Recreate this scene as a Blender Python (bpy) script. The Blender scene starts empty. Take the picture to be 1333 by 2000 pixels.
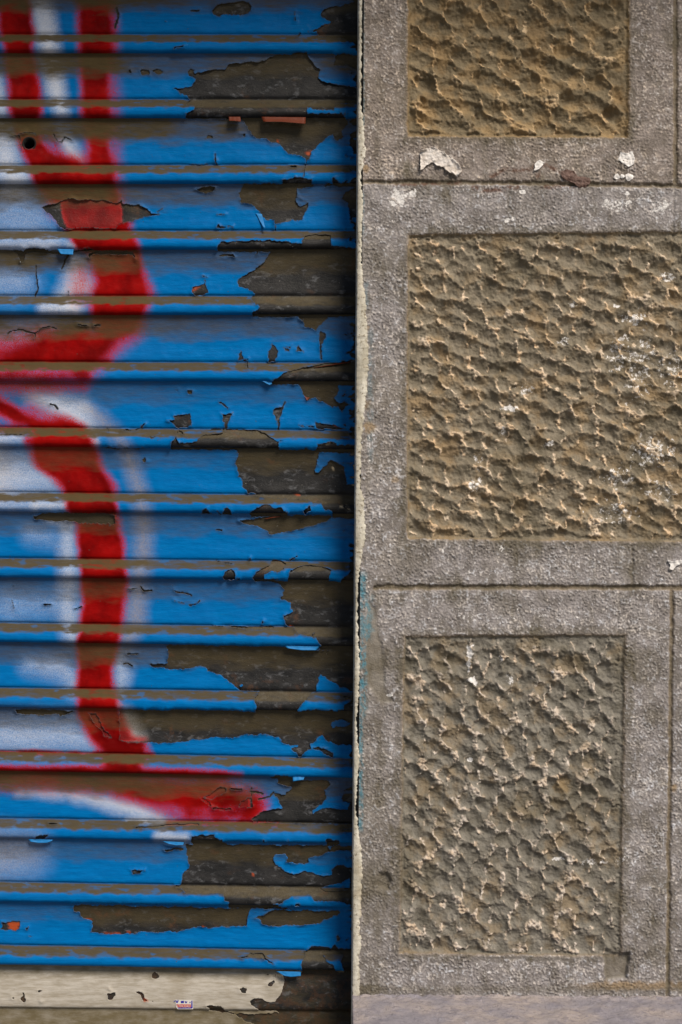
import bpy, math
import numpy as np

# ------------------------------------------------------------------ units and camera
S = 0.0007            # metres per photograph pixel on the wall face
DPX = 3143.0          # camera distance in those units
ROLL = 0.0065         # the photograph leans by about 0.37 degrees
ZC = 1080 * S         # height of the optical axis above the pavement
sc = bpy.context.scene

cam_d = bpy.data.cameras.new("camera")
cam = bpy.data.objects.new("camera", cam_d)
sc.collection.objects.link(cam)
cam.location = (0, -DPX * S, ZC)
cam.rotation_euler = (math.pi / 2, -ROLL, 0)
cam_d.sensor_fit = 'VERTICAL'
cam_d.sensor_height = 36.0
cam_d.lens = 36.0 * DPX / 2000.0
cam_d.clip_start = 0.05
cam_d.clip_end = 500.0
sc.camera = cam

AZ, EL = math.radians(31), math.radians(47)     # light comes over the right shoulder
world = bpy.data.worlds.new("World")
sc.world = world
world.use_nodes = True
wn = world.node_tree
sky = wn.nodes.new("ShaderNodeTexSky")
sky.sky_type = 'NISHITA'
sky.sun_disc = False
sky.sun_elevation = EL
sky.sun_rotation = math.atan2(math.sin(AZ), -math.cos(AZ))
bg = wn.nodes["Background"]
bg.inputs["Strength"].default_value = 0.05
wn.links.new(sky.outputs[0], bg.inputs["Color"])

sun_d = bpy.data.lights.new("sun", 'SUN')
sun_d.energy = 4.3
sun_d.angle = math.radians(24)
sun_d.color = (1.0, 0.89, 0.74)
sun = bpy.data.objects.new("sun", sun_d)
sc.collection.objects.link(sun)
sdir = np.array([math.sin(AZ) * math.cos(EL), -math.cos(AZ) * math.cos(EL), math.sin(EL)])
import mathutils
sun.rotation_euler = mathutils.Vector(sdir).to_track_quat('Z', 'Y').to_euler()
sun.location = tuple(sdir * 8)

sc.view_settings.view_transform = 'Standard'
sc.view_settings.look = 'None'
sc.view_settings.exposure = 0.18
sc.view_settings.gamma = 1.0

# ------------------------------------------------------------------ helpers
CR, SR = math.cos(ROLL), math.sin(ROLL)

def img(u, v, h):
    """wall coordinates (pixels, outward h) -> photograph pixel"""
    k = DPX / (DPX - h)
    a = (u - 666.5) * k
    b = (v - 1000.0) * k
    return 666.5 + a * CR - b * SR, 1000.0 + a * SR + b * CR

def rect(px, py, h=0.0):
    k = DPX / (DPX - h)
    dx, dy = np.asarray(px, float) - 666.5, np.asarray(py, float) - 1000.0
    return 666.5 + (dx * CR + dy * SR) / k, 1000.0 + (-dx * SR + dy * CR) / k

def to_world(u, v, h):
    return np.stack([(u - 666.5) * S, -h * S, ZC - (v - 1000.0) * S], -1)

def pn(x, y, seed=0):
    x = np.asarray(x, float); y = np.asarray(y, float)
    xi = np.floor(x).astype(np.int64); yi = np.floor(y).astype(np.int64)
    fx, fy = x - xi, y - yi
    def g(ix, iy, dx, dy):
        n = (ix * 374761393 + iy * 668265263 + seed * 974634777) & 0xffffffff
        n = ((n ^ (n >> 13)) * 1274126177) & 0xffffffff
        n = n ^ (n >> 16)
        a = (n & 0xffff) * (2 * math.pi / 65536)
        return np.cos(a) * dx + np.sin(a) * dy
    sx = fx * fx * fx * (fx * (fx * 6 - 15) + 10)
    sy = fy * fy * fy * (fy * (fy * 6 - 15) + 10)
    a = g(xi, yi, fx, fy); b = g(xi + 1, yi, fx - 1, fy)
    c = g(xi, yi + 1, fx, fy - 1); d = g(xi + 1, yi + 1, fx - 1, fy - 1)
    return ((a + (b - a) * sx) * (1 - sy) + (c + (d - c) * sx) * sy) * 1.5

def fbm(x, y, seed=0, o=3):
    r = 0; a = 1.0; f = 1.0
    for i in range(o):
        r = r + a * pn(x * f, y * f, seed + i * 17)
        a *= 0.5; f *= 2.03
    return r

def hashf(ix, iy, seed):
    n = (ix * 374761393 + iy * 668265263 + seed * 974634777) & 0xffffffff
    n = ((n ^ (n >> 13)) * 1274126177) & 0xffffffff
    n = n ^ (n >> 16)
    return (n & 0xffffff) / float(0x1000000)

def ss(a, b, x):
    t = np.clip((x - a) / (b - a), 0, 1)
    return t * t * (3 - 2 * t)

def sd_poly(px, py, pts):
    """signed distance, positive inside"""
    pts = np.asarray(pts, float)
    d2 = np.full(px.shape, 1e12); inside = np.zeros(px.shape, bool)
    n = len(pts)
    for i in range(n):
        x1, y1 = pts[i]; x2, y2 = pts[(i + 1) % n]
        ex, ey = x2 - x1, y2 - y1
        L = ex * ex + ey * ey + 1e-9
        t = np.clip(((px - x1) * ex + (py - y1) * ey) / L, 0, 1)
        d2 = np.minimum(d2, (px - x1 - t * ex) ** 2 + (py - y1 - t * ey) ** 2)
        if y1 != y2:
            c = ((y1 > py) != (y2 > py)) & (px < ex * (py - y1) / ey + x1)
            inside ^= c
    d = np.sqrt(d2)
    return np.where(inside, d, -d)

def d_line(px, py, pts, w=None):
    """distance to a polyline minus its (varying) half-width"""
    best = np.full(px.shape, 1e6)
    for i in range(len(pts) - 1):
        x1, y1 = pts[i][:2]; x2, y2 = pts[i + 1][:2]
        ex, ey = x2 - x1, y2 - y1
        t = np.clip(((px - x1) * ex + (py - y1) * ey) / (ex * ex + ey * ey + 1e-9), 0, 1)
        d = np.hypot(px - x1 - t * ex, py - y1 - t * ey)
        if w is None:
            d = d - (pts[i][2] + t * (pts[i + 1][2] - pts[i][2]))
        else:
            d = d - w
        best = np.minimum(best, d)
    return best

def make_mesh(name, verts, faces, mat, parent=None, attrs=None, smooth=True, origin=(0, 0, 0)):
    """verts (n,3) world; faces: int array (m,4) or list of lists"""
    me = bpy.data.meshes.new(name)
    verts = np.asarray(verts, np.float32) - np.asarray(origin, np.float32)
    me.vertices.add(len(verts))
    me.vertices.foreach_set("co", verts.ravel())
    if isinstance(faces, np.ndarray):
        tot = np.full(len(faces), faces.shape[1], np.int32)
        idx = faces.ravel().astype(np.int32)
    else:
        tot = np.array([len(f) for f in faces], np.int32)
        idx = np.concatenate([np.asarray(f, np.int32) for f in faces])
    start = np.concatenate([[0], np.cumsum(tot)[:-1]]).astype(np.int32)
    me.loops.add(len(idx)); me.polygons.add(len(tot))
    me.loops.foreach_set("vertex_index", idx)
    me.polygons.foreach_set("loop_start", start)
    me.polygons.foreach_set("loop_total", tot)
    me.polygons.foreach_set("use_smooth", np.full(len(tot), smooth, bool))
    me.update(calc_edges=True)
    me.validate()
    for k, a in (attrs or {}).items():
        at = me.attributes.new(k, 'FLOAT_COLOR', 'POINT')
        at.data.foreach_set("color", np.asarray(a, np.float32).ravel())
    me.materials.append(mat)
    o = bpy.data.objects.new(name, me)
    sc.collection.objects.link(o)
    if parent is not None:
        o.parent = parent
    else:
        o.location = origin
    return o

def empty(name, loc, label, cat, group=None):
    o = bpy.data.objects.new(name, None)
    sc.collection.objects.link(o)
    o.location = loc
    o.empty_display_size = 0.05
    o["label"] = label; o["category"] = cat
    if group: o["group"] = group
    return o

def grid_faces(ny, nx, keep=None):
    i, j = np.meshgrid(np.arange(ny - 1), np.arange(nx - 1), indexing='ij')
    f = np.stack([i * nx + j, (i + 1) * nx + j, (i + 1) * nx + j + 1, i * nx + j + 1], -1)
    return f.reshape(-1, 4) if keep is None else f[keep]

def compact(verts, faces, attrs):
    used = np.unique(faces)
    m = np.full(len(verts), -1, np.int64); m[used] = np.arange(len(used))
    return verts[used], m[faces], {k: a[used] for k, a in attrs.items()}

# ------------------------------------------------------------------ node helpers
class NT:
    def __init__(self, name):
        self.m = bpy.data.materials.new(name); self.m.use_nodes = True
        self.t = self.m.node_tree; self.n = self.t.nodes; self.l = self.t.links
        self.b = self.n["Principled BSDF"]
        self.co = self.n.new("ShaderNodeTexCoord").outputs["Object"]
    def put(self, sock, v):
        if hasattr(v, "is_output"): self.l.new(v, sock)
        else: sock.default_value = v
    def math(self, op, a, b=0.0, c=None, clamp=False):
        x = self.n.new("ShaderNodeMath"); x.operation = op; x.use_clamp = clamp
        self.put(x.inputs[0], a); self.put(x.inputs[1], b)
        if c is not None: self.put(x.inputs[2], c)
        return x.outputs[0]
    def noise(self, scale, detail=3, rough=0.55, stretch=None, dist=0.0):
        x = self.n.new("ShaderNodeTexNoise")
        x.inputs["Scale"].default_value = scale; x.inputs["Detail"].default_value = detail
        x.inputs["Roughness"].default_value = rough; x.inputs["Distortion"].default_value = dist
        c = self.co
        if stretch:
            mp = self.n.new("ShaderNodeMapping"); mp.inputs["Scale"].default_value = stretch
            self.l.new(c, mp.inputs["Vector"]); c = mp.outputs[0]
        self.l.new(c, x.inputs["Vector"])
        return x.outputs["Fac"]
    def ramp(self, v, a, b, lo=0.0, hi=1.0):
        x = self.n.new("ShaderNodeMapRange"); x.interpolation_type = 'SMOOTHSTEP'
        self.put(x.inputs[0], v)
        x.inputs[1].default_value = a; x.inputs[2].default_value = b
        x.inputs[3].default_value = lo; x.inputs[4].default_value = hi
        return x.outputs[0]
    def mix(self, f, a, b):
        x = self.n.new("ShaderNodeMix"); x.data_type = 'RGBA'
        self.put(x.inputs[0], f)
        self.put(x.inputs[6], a if hasattr(a, "is_output") else (*a, 1))
        self.put(x.inputs[7], b if hasattr(b, "is_output") else (*b, 1))
        return x.outputs[2]
    def attr(self, name):
        x = self.n.new("ShaderNodeVertexColor"); x.layer_name = name
        s = self.n.new("ShaderNodeSeparateColor"); self.l.new(x.outputs[0], s.inputs[0])
        return s.outputs[0], s.outputs[1], s.outputs[2], x.outputs[1]
    def bump(self, hgt, strength, dist):
        x = self.n.new("ShaderNodeBump"); x.inputs["Strength"].default_value = strength
        x.inputs["Distance"].default_value = dist; self.l.new(hgt, x.inputs["Height"])
        self.l.new(x.outputs[0], self.b.inputs["Normal"])
    def out(self, col, rough, metal=0.0, spec=0.5):
        self.put(self.b.inputs["Base Color"], col); self.put(self.b.inputs["Roughness"], rough)
        self.put(self.b.inputs["Metallic"], metal)
        self.b.inputs["Specular IOR Level"].default_value = spec
        return self.m

def speckle(n, v, grain, k=1.6):
    """spray edge: value broken up by grain where it is half way"""
    e = n.math('MULTIPLY', n.math('MULTIPLY', v, n.math('SUBTRACT', 1.0, v)), k)
    return n.math('MULTIPLY_ADD', n.math('SUBTRACT', grain, 0.5), e, v, clamp=True)

OLIVE = (0.056, 0.045, 0.025)

def graffiti_nodes(n, base):
    r, w, t, d = n.attr("graf")
    grain = n.ramp(n.noise(900, 2, 0.7), 0.3, 0.7)
    grain2 = n.ramp(n.noise(420, 3, 0.7), 0.3, 0.7)
    c = n.mix(speckle(n, t, grain2, 1.0), base, (0.30, 0.25, 0.22))
    c = n.mix(speckle(n, w, grain, 1.5), c, n.mix(n.noise(30, 3), (0.58, 0.60, 0.66), (0.72, 0.72, 0.74)))
    redc = n.mix(n.ramp(r, 0.55, 1.0), (0.34, 0.008, 0.010), n.mix(n.ramp(n.noise(18, 4), 0.35, 0.65), (0.10, 0.001, 0.001), (0.24, 0.002, 0.002)))
    c = n.mix(n.ramp(speckle(n, r, grain, 2.2), 0.0, 0.9), c, redc)
    streak = n.noise(60, 4, 0.6, (1, 1, 6))
    dn = n.math('MULTIPLY_ADD', n.math('SUBTRACT', streak, 0.5), 0.6, d, clamp=True)
    dd = n.math('MULTIPLY', n.ramp(d, 0.02, 0.2), dn, clamp=True)
    c = n.mix(n.math('MULTIPLY', dd, 0.97), c, n.mix(n.noise(45, 4, 0.6, (1, 1, 4)), (0.088, 0.067, 0.031), OLIVE))
    return c, dd

def mat_paint():
    n = NT("blue_enamel_paint")
    brush = n.noise(38, 5, 0.6, (1, 1, 9))
    blotch = n.noise(9, 4, 0.6)
    base = n.mix(n.ramp(brush, 0.3, 0.7), (0.0, 0.102, 0.325), (0.0, 0.132, 0.40))
    base = n.mix(n.ramp(blotch, 0.45, 0.75, 0.0, 0.45), base, (0.004, 0.12, 0.38))
    scuff = n.ramp(n.noise(120, 6, 0.75, (1, 1, 3)), 0.63, 0.73, 0, 0.45)
    base = n.mix(scuff, base, (0.006, 0.05, 0.12))
    scr = n.ramp(n.noise(55, 3, 0.5, (.35, 1, 14), 0.4), 0.66, 0.69, 0, 0.35)
    base = n.mix(scr, base, (0.004, 0.12, 0.28))
    c, dd = graffiti_nodes(n, base)
    spot = n.ramp(n.noise(260, 2, 0.5), 0.74, 0.78, 0, 0.8)
    c = n.mix(spot, c, (0.06, 0.055, 0.05))
    rim, edge, orange, cream = n.attr("aux")
    c = n.mix(n.math('MULTIPLY', edge, n.ramp(n.noise(300, 3), 0.35, 0.6), clamp=True), c, (0.05, 0.055, 0.06))
    c = n.mix(rim, c, (0.16, 0.12, 0.09))
    c = n.mix(orange, c, (0.32, 0.052, 0.012))
    n.bump(n.math('ADD', n.math('MULTIPLY', n.noise(140, 5, 0.65, (1, 1, 4)), 1.0), n.math('MULTIPLY', n.noise(28, 4), 2.5)), 0.35, 0.0012)
    rough = n.math('MULTIPLY_ADD', dd, 0.4, n.ramp(blotch, 0.3, 0.7, 0.26, 0.42), clamp=True)
    m = n.out(c, rough, 0, 0.3)
    n.put(n.b.inputs["Specular IOR Level"], n.math('MULTIPLY_ADD', dd, -0.03, 0.04))
    return m

def mat_metal():
    n = NT("weathered_bare_steel")
    a = n.noise(34, 6, 0.65, (1, 1, 1.6)); b = n.noise(110, 5, 0.7, (1, 1, 2.2), 0.6)
    base = n.mix(n.ramp(a, 0.35, 0.65), (0.007, 0.0075, 0.0088), (0.018, 0.018, 0.0195))
    base = n.mix(n.ramp(n.noise(75, 6, 0.62, (1, 1, 1.8), 0.3), 0.54, 0.72, 0, 0.75), base, (0.095, 0.100, 0.112))
    base = n.mix(n.ramp(n.noise(300, 3, 0.6), 0.70, 0.76, 0, 0.9), base, (0.22, 0.215, 0.21))
    c, dd = graffiti_nodes(n, base)
    rust, orange, cream, rw = n.attr("aux")
    c = n.mix(n.math('MULTIPLY', rust, n.ramp(n.noise(90, 5, 0.7), 0.45, 0.6)), c, (0.10, 0.045, 0.02))
    c = n.mix(orange, c, (0.32, 0.052, 0.012))
    c = n.mix(n.math('MULTIPLY', cream, n.ramp(n.noise(150, 4, 0.7), 0.40, 0.56)), c, (0.45, 0.37, 0.25))
    n.bump(n.math('ADD', b, n.math('MULTIPLY', n.noise(400, 3), 0.4)), 0.4, 0.0015)
    return n.out(c, n.ramp(b, 0.3, 0.7, 0.62, 0.45), 0.0, 0.2)

def mat_cream():
    n = NT("cream_enamel_paint")
    st = n.noise(40, 5, 0.65, (1, 1, 7))
    base = n.mix(n.ramp(st, 0.3, 0.7), (0.28, 0.25, 0.205), (0.42, 0.395, 0.36))
    base = n.mix(n.ramp(n.noise(230, 5, 0.75), 0.62, 0.74, 0, 0.7), base, (0.20, 0.16, 0.11))
    base = n.mix(n.ramp(n.noise(14, 4, 0.6, (1, 1, 0.25)), 0.58, 0.75, 0, 0.35), base, (0.22, 0.18, 0.12))
    r, w, t, d = n.attr("graf")
    dn = n.math('MULTIPLY_ADD', n.math('SUBTRACT', n.noise(70, 5, 0.7, (1, 1, 3)), 0.5), 1.0, d, clamp=True)
    c = n.mix(n.math('MULTIPLY', n.ramp(d, 0.02, 0.3), dn), base, (0.13, 0.105, 0.06))
    rim, edge, orange, cr = n.attr("aux")
    c = n.mix(rim, c, (0.12, 0.10, 0.08))
    c = n.mix(orange, c, (0.45, 0.09, 0.03))
    n.bump(n.noise(120, 5, 0.7, (1, 1, 3)), 0.3, 0.001)
    return n.out(c, 0.55, 0, 0.35)

def mat_stone(name, panel, tint=(1, 1, 1)):
    n = NT(name)
    tt = lambda c: tuple(a * b for a, b in zip(c, tint))
    wear_lit, white, teal, ochre = n.attr("sa")
    brown, smooth, stain_shade, dust = n.attr("sb")
    big = n.noise(5, 4, 0.6); mid = n.noise(45, 5, 0.65); fine = n.noise(420, 4, 0.7)
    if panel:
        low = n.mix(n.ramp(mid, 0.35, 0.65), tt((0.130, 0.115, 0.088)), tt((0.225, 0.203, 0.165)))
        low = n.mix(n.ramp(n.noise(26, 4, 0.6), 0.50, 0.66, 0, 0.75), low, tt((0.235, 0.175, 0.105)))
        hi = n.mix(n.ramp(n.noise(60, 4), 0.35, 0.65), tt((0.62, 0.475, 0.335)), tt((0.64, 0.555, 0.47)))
        c = n.mix(n.ramp(n.math('MULTIPLY_ADD', n.math('SUBTRACT', fine, 0.5), 0.8, wear_lit), 0.20, 0.85), low, hi)
    else:
        low = n.mix(n.ramp(mid, 0.35, 0.65), tt((0.165, 0.150, 0.147)), tt((0.285, 0.266, 0.275)))
        low = n.mix(n.ramp(big, 0.50, 0.70, 0, 0.4), low, tt((0.20, 0.172, 0.135)))
        hi = n.mix(n.ramp(n.noise(75, 4), 0.40, 0.62), tt((0.66, 0.61, 0.58)), tt((0.62, 0.645, 0.72)))
        c = n.mix(n.ramp(n.math('MULTIPLY_ADD', n.math('SUBTRACT', fine, 0.5), 0.9, wear_lit), 0.35, 1.0), low, hi)
        sm = n.mix(n.ramp(mid, 0.4, 0.62), (0.185, 0.165, 0.142), (0.26, 0.24, 0.22))
        c = n.mix(smooth, c, sm)
    c = n.mix(n.math('MULTIPLY', ochre, n.ramp(mid, 0.3, 0.6, 0.55, 1.0)), c, n.mix(fine, (0.20, 0.125, 0.05), (0.40, 0.275, 0.135)))
    c = n.mix(n.math('MULTIPLY', stain_shade, 0.8), c, (0.095, 0.08, 0.05))
    c = n.mix(n.math('MULTIPLY', brown, n.ramp(n.noise(130, 5, 0.7), 0.38, 0.55)), c, (0.10, 0.045, 0.028))
    c = n.mix(n.math('MULTIPLY', teal, n.ramp(n.noise(110, 5, 0.7, (1, 1, 0.5)), 0.40, 0.58)), c, (0.055, 0.21, 0.29))
    wv = n.math('MULTIPLY_ADD', n.math('SUBTRACT', n.noise(150, 6, 0.8), 0.5), 2.4, white)
    c = n.mix(n.ramp(wv, 0.42, 0.62, 0, 0.95), c, (0.76, 0.75, 0.76))
    n.bump(n.math('ADD', n.math('MULTIPLY', fine, 1.0), n.math('MULTIPLY', n.noise(1100, 3, 0.7), 0.5)), 0.8, 0.0016)
    return n.out(c, n.ramp(fine, 0.3, 0.7, 0.55, 0.8), 0, 0.4)

def mat_simple(name, c1, c2, scale, rough=0.7, bump=0.4, dist=0.001, stretch=None):
    n = NT(name)
    f = n.noise(scale, 5, 0.65, stretch); g = n.noise(scale * 6, 4, 0.7)
    c = n.mix(n.ramp(f, 0.32, 0.68), c1, c2)
    c = n.mix(n.ramp(g, 0.55, 0.72, 0, 0.5), c, tuple(x * 0.5 for x in c1))
    n.bump(n.math('ADD', f, n.math('MULTIPLY', g, 0.5)), bump, dist)
    return n.out(c, rough, 0, 0.4)

M_PAINT, M_METAL, M_CREAM = mat_paint(), mat_metal(), mat_cream()

# ------------------------------------------------------------------ ground under everything
def plane_grid(name, u0, u1, h0, h1, v, mat, step):
    us = np.arange(u0, u1 + 1, step); hs = np.arange(h0, h1 + 1, step)
    H, U = np.meshgrid(hs, us, indexing='ij')
    V = v + 3 * fbm(U / 300, H / 300, 5)
    return make_mesh(name, to_world(U, V, H).reshape(-1, 3), grid_faces(*U.shape), mat)
M_PAVE = mat_simple("worn_concrete_paving", (0.17, 0.16, 0.15), (0.26, 0.25, 0.235), 9, 0.85, 0.5, 0.002)
g = plane_grid("pavement", -5000, 6000, -500, 7500, 2080, M_PAVE, 100)
g["kind"] = "structure"

# ------------------------------------------------------------------ traced paint loss
# crop codes: R0..R7 right half, L0..L7 left half, each with its own scale
RY = [0, 225, 470, 700, 930, 1170, 1400, 1630]
def P(code, s):
    k = int(code[1]); nums = [float(t) for t in s.replace(',', ' ').split()]
    a = np.array(nums).reshape(-1, 2)
    if code[0] == 'R': return a * 0.30008 + (320, RY[k])
    if code[0] == 'L': return a * (0.30008 if k == 7 else 0.26257) + (0, RY[k])
    return a
OPS = []          # (op, points, width)
def cut(c, s): OPS.append(('-', P(c, s), 0))
def add(c, s): OPS.append(('+', P(c, s), 0))
def crack(c, s, w=2): OPS.append(('c', P(c, s), w * 0.5))

cut('R0', '320,75 340,45 375,28 430,25 520,10 555,22 575,45 570,75 545,95 490,102 430,95 370,103 345,103 330,92')
cut('R0', '1025,90 1040,70 1070,50 1130,45 1170,42 1178,28 1280,12 1340,12 1340,300 1270,300 1210,280 1180,262 1100,258 1010,240 1000,205 950,205 1010,185 1085,150 1090,140 1060,128 1030,118')
crack('R0', '880,245 890,215', 3); crack('R0', '855,80 855,140', 2); crack('R0', '180,73 230,70', 3); crack('R0', '70,312 130,302', 2)
cut('R0', '75,580 100,582 185,565 205,545 210,520 200,505 165,495 160,470 180,445 195,460 200,478 240,476 290,460 345,455 400,455 425,430 428,415 500,410 585,400 615,408 670,400 690,372 760,352 930,340 950,385 985,430 1015,460 1005,505 1030,535 1090,550 1150,560 1265,578 1340,580 1340,675 1265,675 1120,678 1105,718 965,712 945,697 925,760 900,775 145,770 150,735 195,720 200,695 150,690 180,650 150,625 105,610')
cut('R0', '1118,345 1340,345 1340,450 1265,450 1230,445 1190,425 1150,425 1105,430 1118,390')
cut('R0', '1225,510 1265,490 1340,490 1340,545 1240,535')
cut('R1', '505,20 540,60 570,110 610,150 665,155 690,175 745,185 775,210 795,245 850,260 890,270 925,288 945,285 960,255 985,215 1010,190 1040,165 1075,135 1100,125 1110,155 1130,170 1160,155 1172,140 1155,110 1195,60 1190,5 1150,-10 520,-10')
crack('R1', '930,285 920,340 912,410', 2.2)
cut('R1', '775,420 835,415 850,405 880,412 960,415 975,460 900,480 775,450')
cut('R1', '275,160 290,130 325,130 320,152 290,155'); cut('R1', '505,125 525,125 522,142')
crack('R1', '335,255 340,295 350,320', 3); crack('R1', '175,322 285,320', 1.6); crack('R1', '830,338 865,342', 4)
cut('R1', '1040,465 1070,430 1095,440 1100,410 1115,405 1120,425 1200,435 1225,415 1340,415 1340,470 1150,465 1100,455')
cut('R1', '205,485 245,470 345,465 320,495 285,510 240,492')
cut('R1', '520,440 865,440 865,535 935,575 940,600 920,640 900,682 830,688 735,712 725,690 700,685 660,680 640,665 630,630 590,590 545,578 500,570 495,530 490,510 505,490')
add('R1', '862,538 890,545 925,565 935,578 900,592 875,585 865,565')
crack('R1', '728,700 728,755', 2); crack('R1', '350,650 400,648', 1.5)
cut('R1', '350,735 352,708 375,718 455,728 400,733')
cut('R1', '1165,540 1180,500 1255,480 1340,480 1340,660 1255,660 1220,640 1205,600 1200,575')
cut('R2', '355,50 360,20 385,10 600,5 750,5 880,20 905,20 905,0 920,-25 950,-35 1090,-35 1085,10 1090,35 1120,35 1245,45 1340,45 1340,75 355,70')
cut('R2', '720,55 1340,55 1340,495 575,495 575,462 610,455 630,430 590,425 590,405 575,370 600,355 575,330 545,315 490,300 483,260 510,235 590,195 640,155 670,105 690,80')
cut('R2', '355,105 380,88 455,88 467,108 440,100 385,102')
cut('R2', '180,340 205,300 240,295 270,280 290,335 245,357 210,357')
crack('R2', '270,280 268,255'); crack('R2', '610,90 615,62', 3); crack('R2', '255,232 285,240', 2)
cut('R2', '905,475 1085,480 1050,520 1010,550 990,580 960,568 915,560')
cut('R2', '870,478 910,488 905,520 880,495')
cut('R2', '1018,585 1050,605 1062,635 1045,655 1022,680'); crack('R2', '1018,600 1020,700 1025,775', 3)
cut('R2', '487,780 490,740 505,725 520,775'); cut('R2', '680,785 685,720 705,670 725,700 745,720 725,785')
cut('R2', '785,700 815,710 820,722 795,718'); cut('R2', '800,695 830,685 825,695'); cut('R2', '865,720 880,680 905,722')
crack('R2', '550,780 545,830', 2.5); crack('R2', '515,785 550,772', 2)
cut('R3', '700,140 745,125 800,95 870,75 950,60 1060,35 1240,5 1340,5 1340,180 1000,170 705,168')
cut('R3', '870,165 1135,170 1130,230 1115,260 1140,290 1175,285 1220,310 1180,320 1160,345 1140,315 1090,318 1040,290 1005,270 985,245 960,262 935,275 925,250 900,215')
cut('R3', '25,405 75,400 72,380 120,368 175,360 185,438 95,452 65,425')
cut('R3', '370,360 405,370 450,355 425,400 410,460 395,460 390,410 385,375')
cut('R3', '710,330 735,322 770,322 768,355 755,400 755,465 745,470 740,410 715,360'); crack('R3', '770,330 790,285', 3)
cut('R3', '995,420 1040,425 1100,435 1180,455 1140,462 1080,455 990,455')
cut('R3', '45,590 55,545 80,515 90,535 100,550 140,555 215,540 240,515 260,505 390,490 380,450 410,460 520,465 600,470 660,490 710,520 745,545 778,535 765,545 745,550 745,595')
cut('R3', '80,490 105,470 130,485 150,520 120,500 100,490')
cut('R3', '985,585 1000,560 1045,550 1110,545 1130,570 1245,560 1340,560 1340,615 1000,610')
cut('R3', '1205,340 1235,340 1240,370 1210,370'); crack('R3', '365,285 385,295 420,325', 3); crack('R3', '315,462 370,460', 4)
cut('R3', '155,205 185,205 190,228 160,230'); cut('R3', '75,205 95,205 95,222'); crack('R3', '880,440 980,445', 2.5)
cut('R3', '475,590 1020,590 1005,655 985,745 1010,750 1030,712 1068,690 1085,665 1150,690 1175,705 1190,820 1340,830 1340,1045 1245,1045 1095,1012 1090,985 1045,975 1030,940 980,945 940,925 870,920 810,918 700,905 600,905 600,872 555,870 530,845 510,800 490,765 480,720 470,680 485,640')
cut('R4', '1095,250 1090,225 1045,215 1030,180 1245,150 1340,150 1340,275 1100,270')
cut('R4', '250,240 260,215 280,208 310,240'); cut('R4', '380,248 395,210 415,205 440,225 445,248')
cut('R4', '560,240 590,215 640,195 680,183 720,212 770,205 800,240 805,262 570,262'); cut('R4', '908,225 930,210 955,195 955,215 925,232')
crack('R4', '350,225 375,250', 2)
cut('R4', '490,292 560,280 660,268 775,255 1000,252 1095,258 1080,285 950,325 840,355 740,372 710,382 690,378 670,350 610,325 560,315')
cut('R4', '390,650 400,625 430,617 465,622 460,665 400,668'); cut('R4', '468,658 495,655 495,668 470,668')
cut('R4', '575,655 640,610 690,580 710,545 760,545 800,575 785,610 740,630 700,625 650,640 655,655 740,665 715,680 600,680')
cut('R4', '795,690 815,640 840,610 900,588 960,583 1040,595 1100,620 1080,640 1070,700')
cut('R4', '1130,700 1160,665 1200,640 1235,600 1340,600 1340,705')
crack('R4', '825,545 870,522', 3); crack('R4', '565,535 555,560', 2); crack('R4', '345,350 380,352', 3); crack('R4', '400,568 450,572', 2.5); crack('R4', '340,548 370,562', 2)
cut('R5', '700,-115 745,-105 785,-65 765,0 825,25 845,85 800,100 780,120 800,165 840,180 870,220 920,240 1000,262 1025,300 1010,325 1060,330 1340,345 1340,-120 700,-120')
cut('R5', '430,190 460,178 520,180 640,185 700,170 730,178 690,195 620,200 520,198'); crack('R5', '640,160 648,145', 3)
add('R5', '965,232 985,215 988,225 970,238')
crack('R4', '85,750 130,762 180,775', 3.5); crack('R5', '170,40 215,30 240,10', 2.5); crack('R5', '70,12 130,30', 1.5); crack('R5', '330,170 380,180', 2)
cut('R5', '20,298 700,305 1000,330 1340,340 1340,755 570,755 605,720 600,690 588,660 620,615 635,600 500,595 460,565 420,530 360,490 290,465 280,440 200,440 150,450 100,455 50,455 10,450 -60,440 -95,425 -35,420 30,420 28,370')
add('R5', '490,560 510,545 520,560 505,578')
add('R5', '1000,560 1010,510 1025,485 1060,515 1110,550 1160,570 1230,600 1230,660 1180,690 1180,720 1130,757 890,748 870,715 900,690 950,630 990,600')
cut('R6', '-290,-50 -280,40 -285,150 -240,165 -150,163 0,172 100,168 160,160 185,150 240,148 300,135 350,130 400,135 480,130 535,110 560,120 620,115 655,108 690,120 750,130 775,165 830,190 870,180 885,175 880,195 840,205 835,212 865,235 890,258 920,230 955,205 950,180 985,165 1000,130 1040,115 1060,155 1090,160 1120,180 1230,185 1340,185 1340,-45')
cut('R6', '960,205 1010,198 1060,215 1085,235 1100,235 1095,258 1070,255 1030,222 990,212')
add('R6', '1085,45 1120,20 1160,15 1225,35 1180,60 1100,70')
cut('L5', '115,815 560,828 500,850 450,870 440,850 320,860 250,860 130,850')
cut('L6', '665,-30 715,-30 770,95 795,115 830,160 775,140 755,95 700,30')
cut('R6', '695,385 730,378 800,380 840,395 840,400 700,398')
cut('R6', '740,392 830,392 840,420 900,412 1060,412 1090,440 1050,470 1055,520 1030,570 990,590 965,615 970,635 1010,605 1080,590 1140,600 1210,605 1340,610 1340,700 900,695 700,690 590,690 570,665 620,640 650,615 720,605 775,598 760,560 735,520 720,505 735,495 790,505 840,465 835,455 790,440 745,430')
cut('R6', '1150,530 1180,500 1340,500 1340,580 1170,550')
cut('R6', '240,530 270,525 300,505 340,470 370,452 405,460 400,485 360,515 320,532 275,530')
cut('R6', '240,530 260,545 300,580 315,578 285,545 255,533'); cut('R6', '310,592 440,592 450,605 330,603'); cut('R6', '490,590 510,550 545,530 575,530 578,580 540,590')
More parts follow.
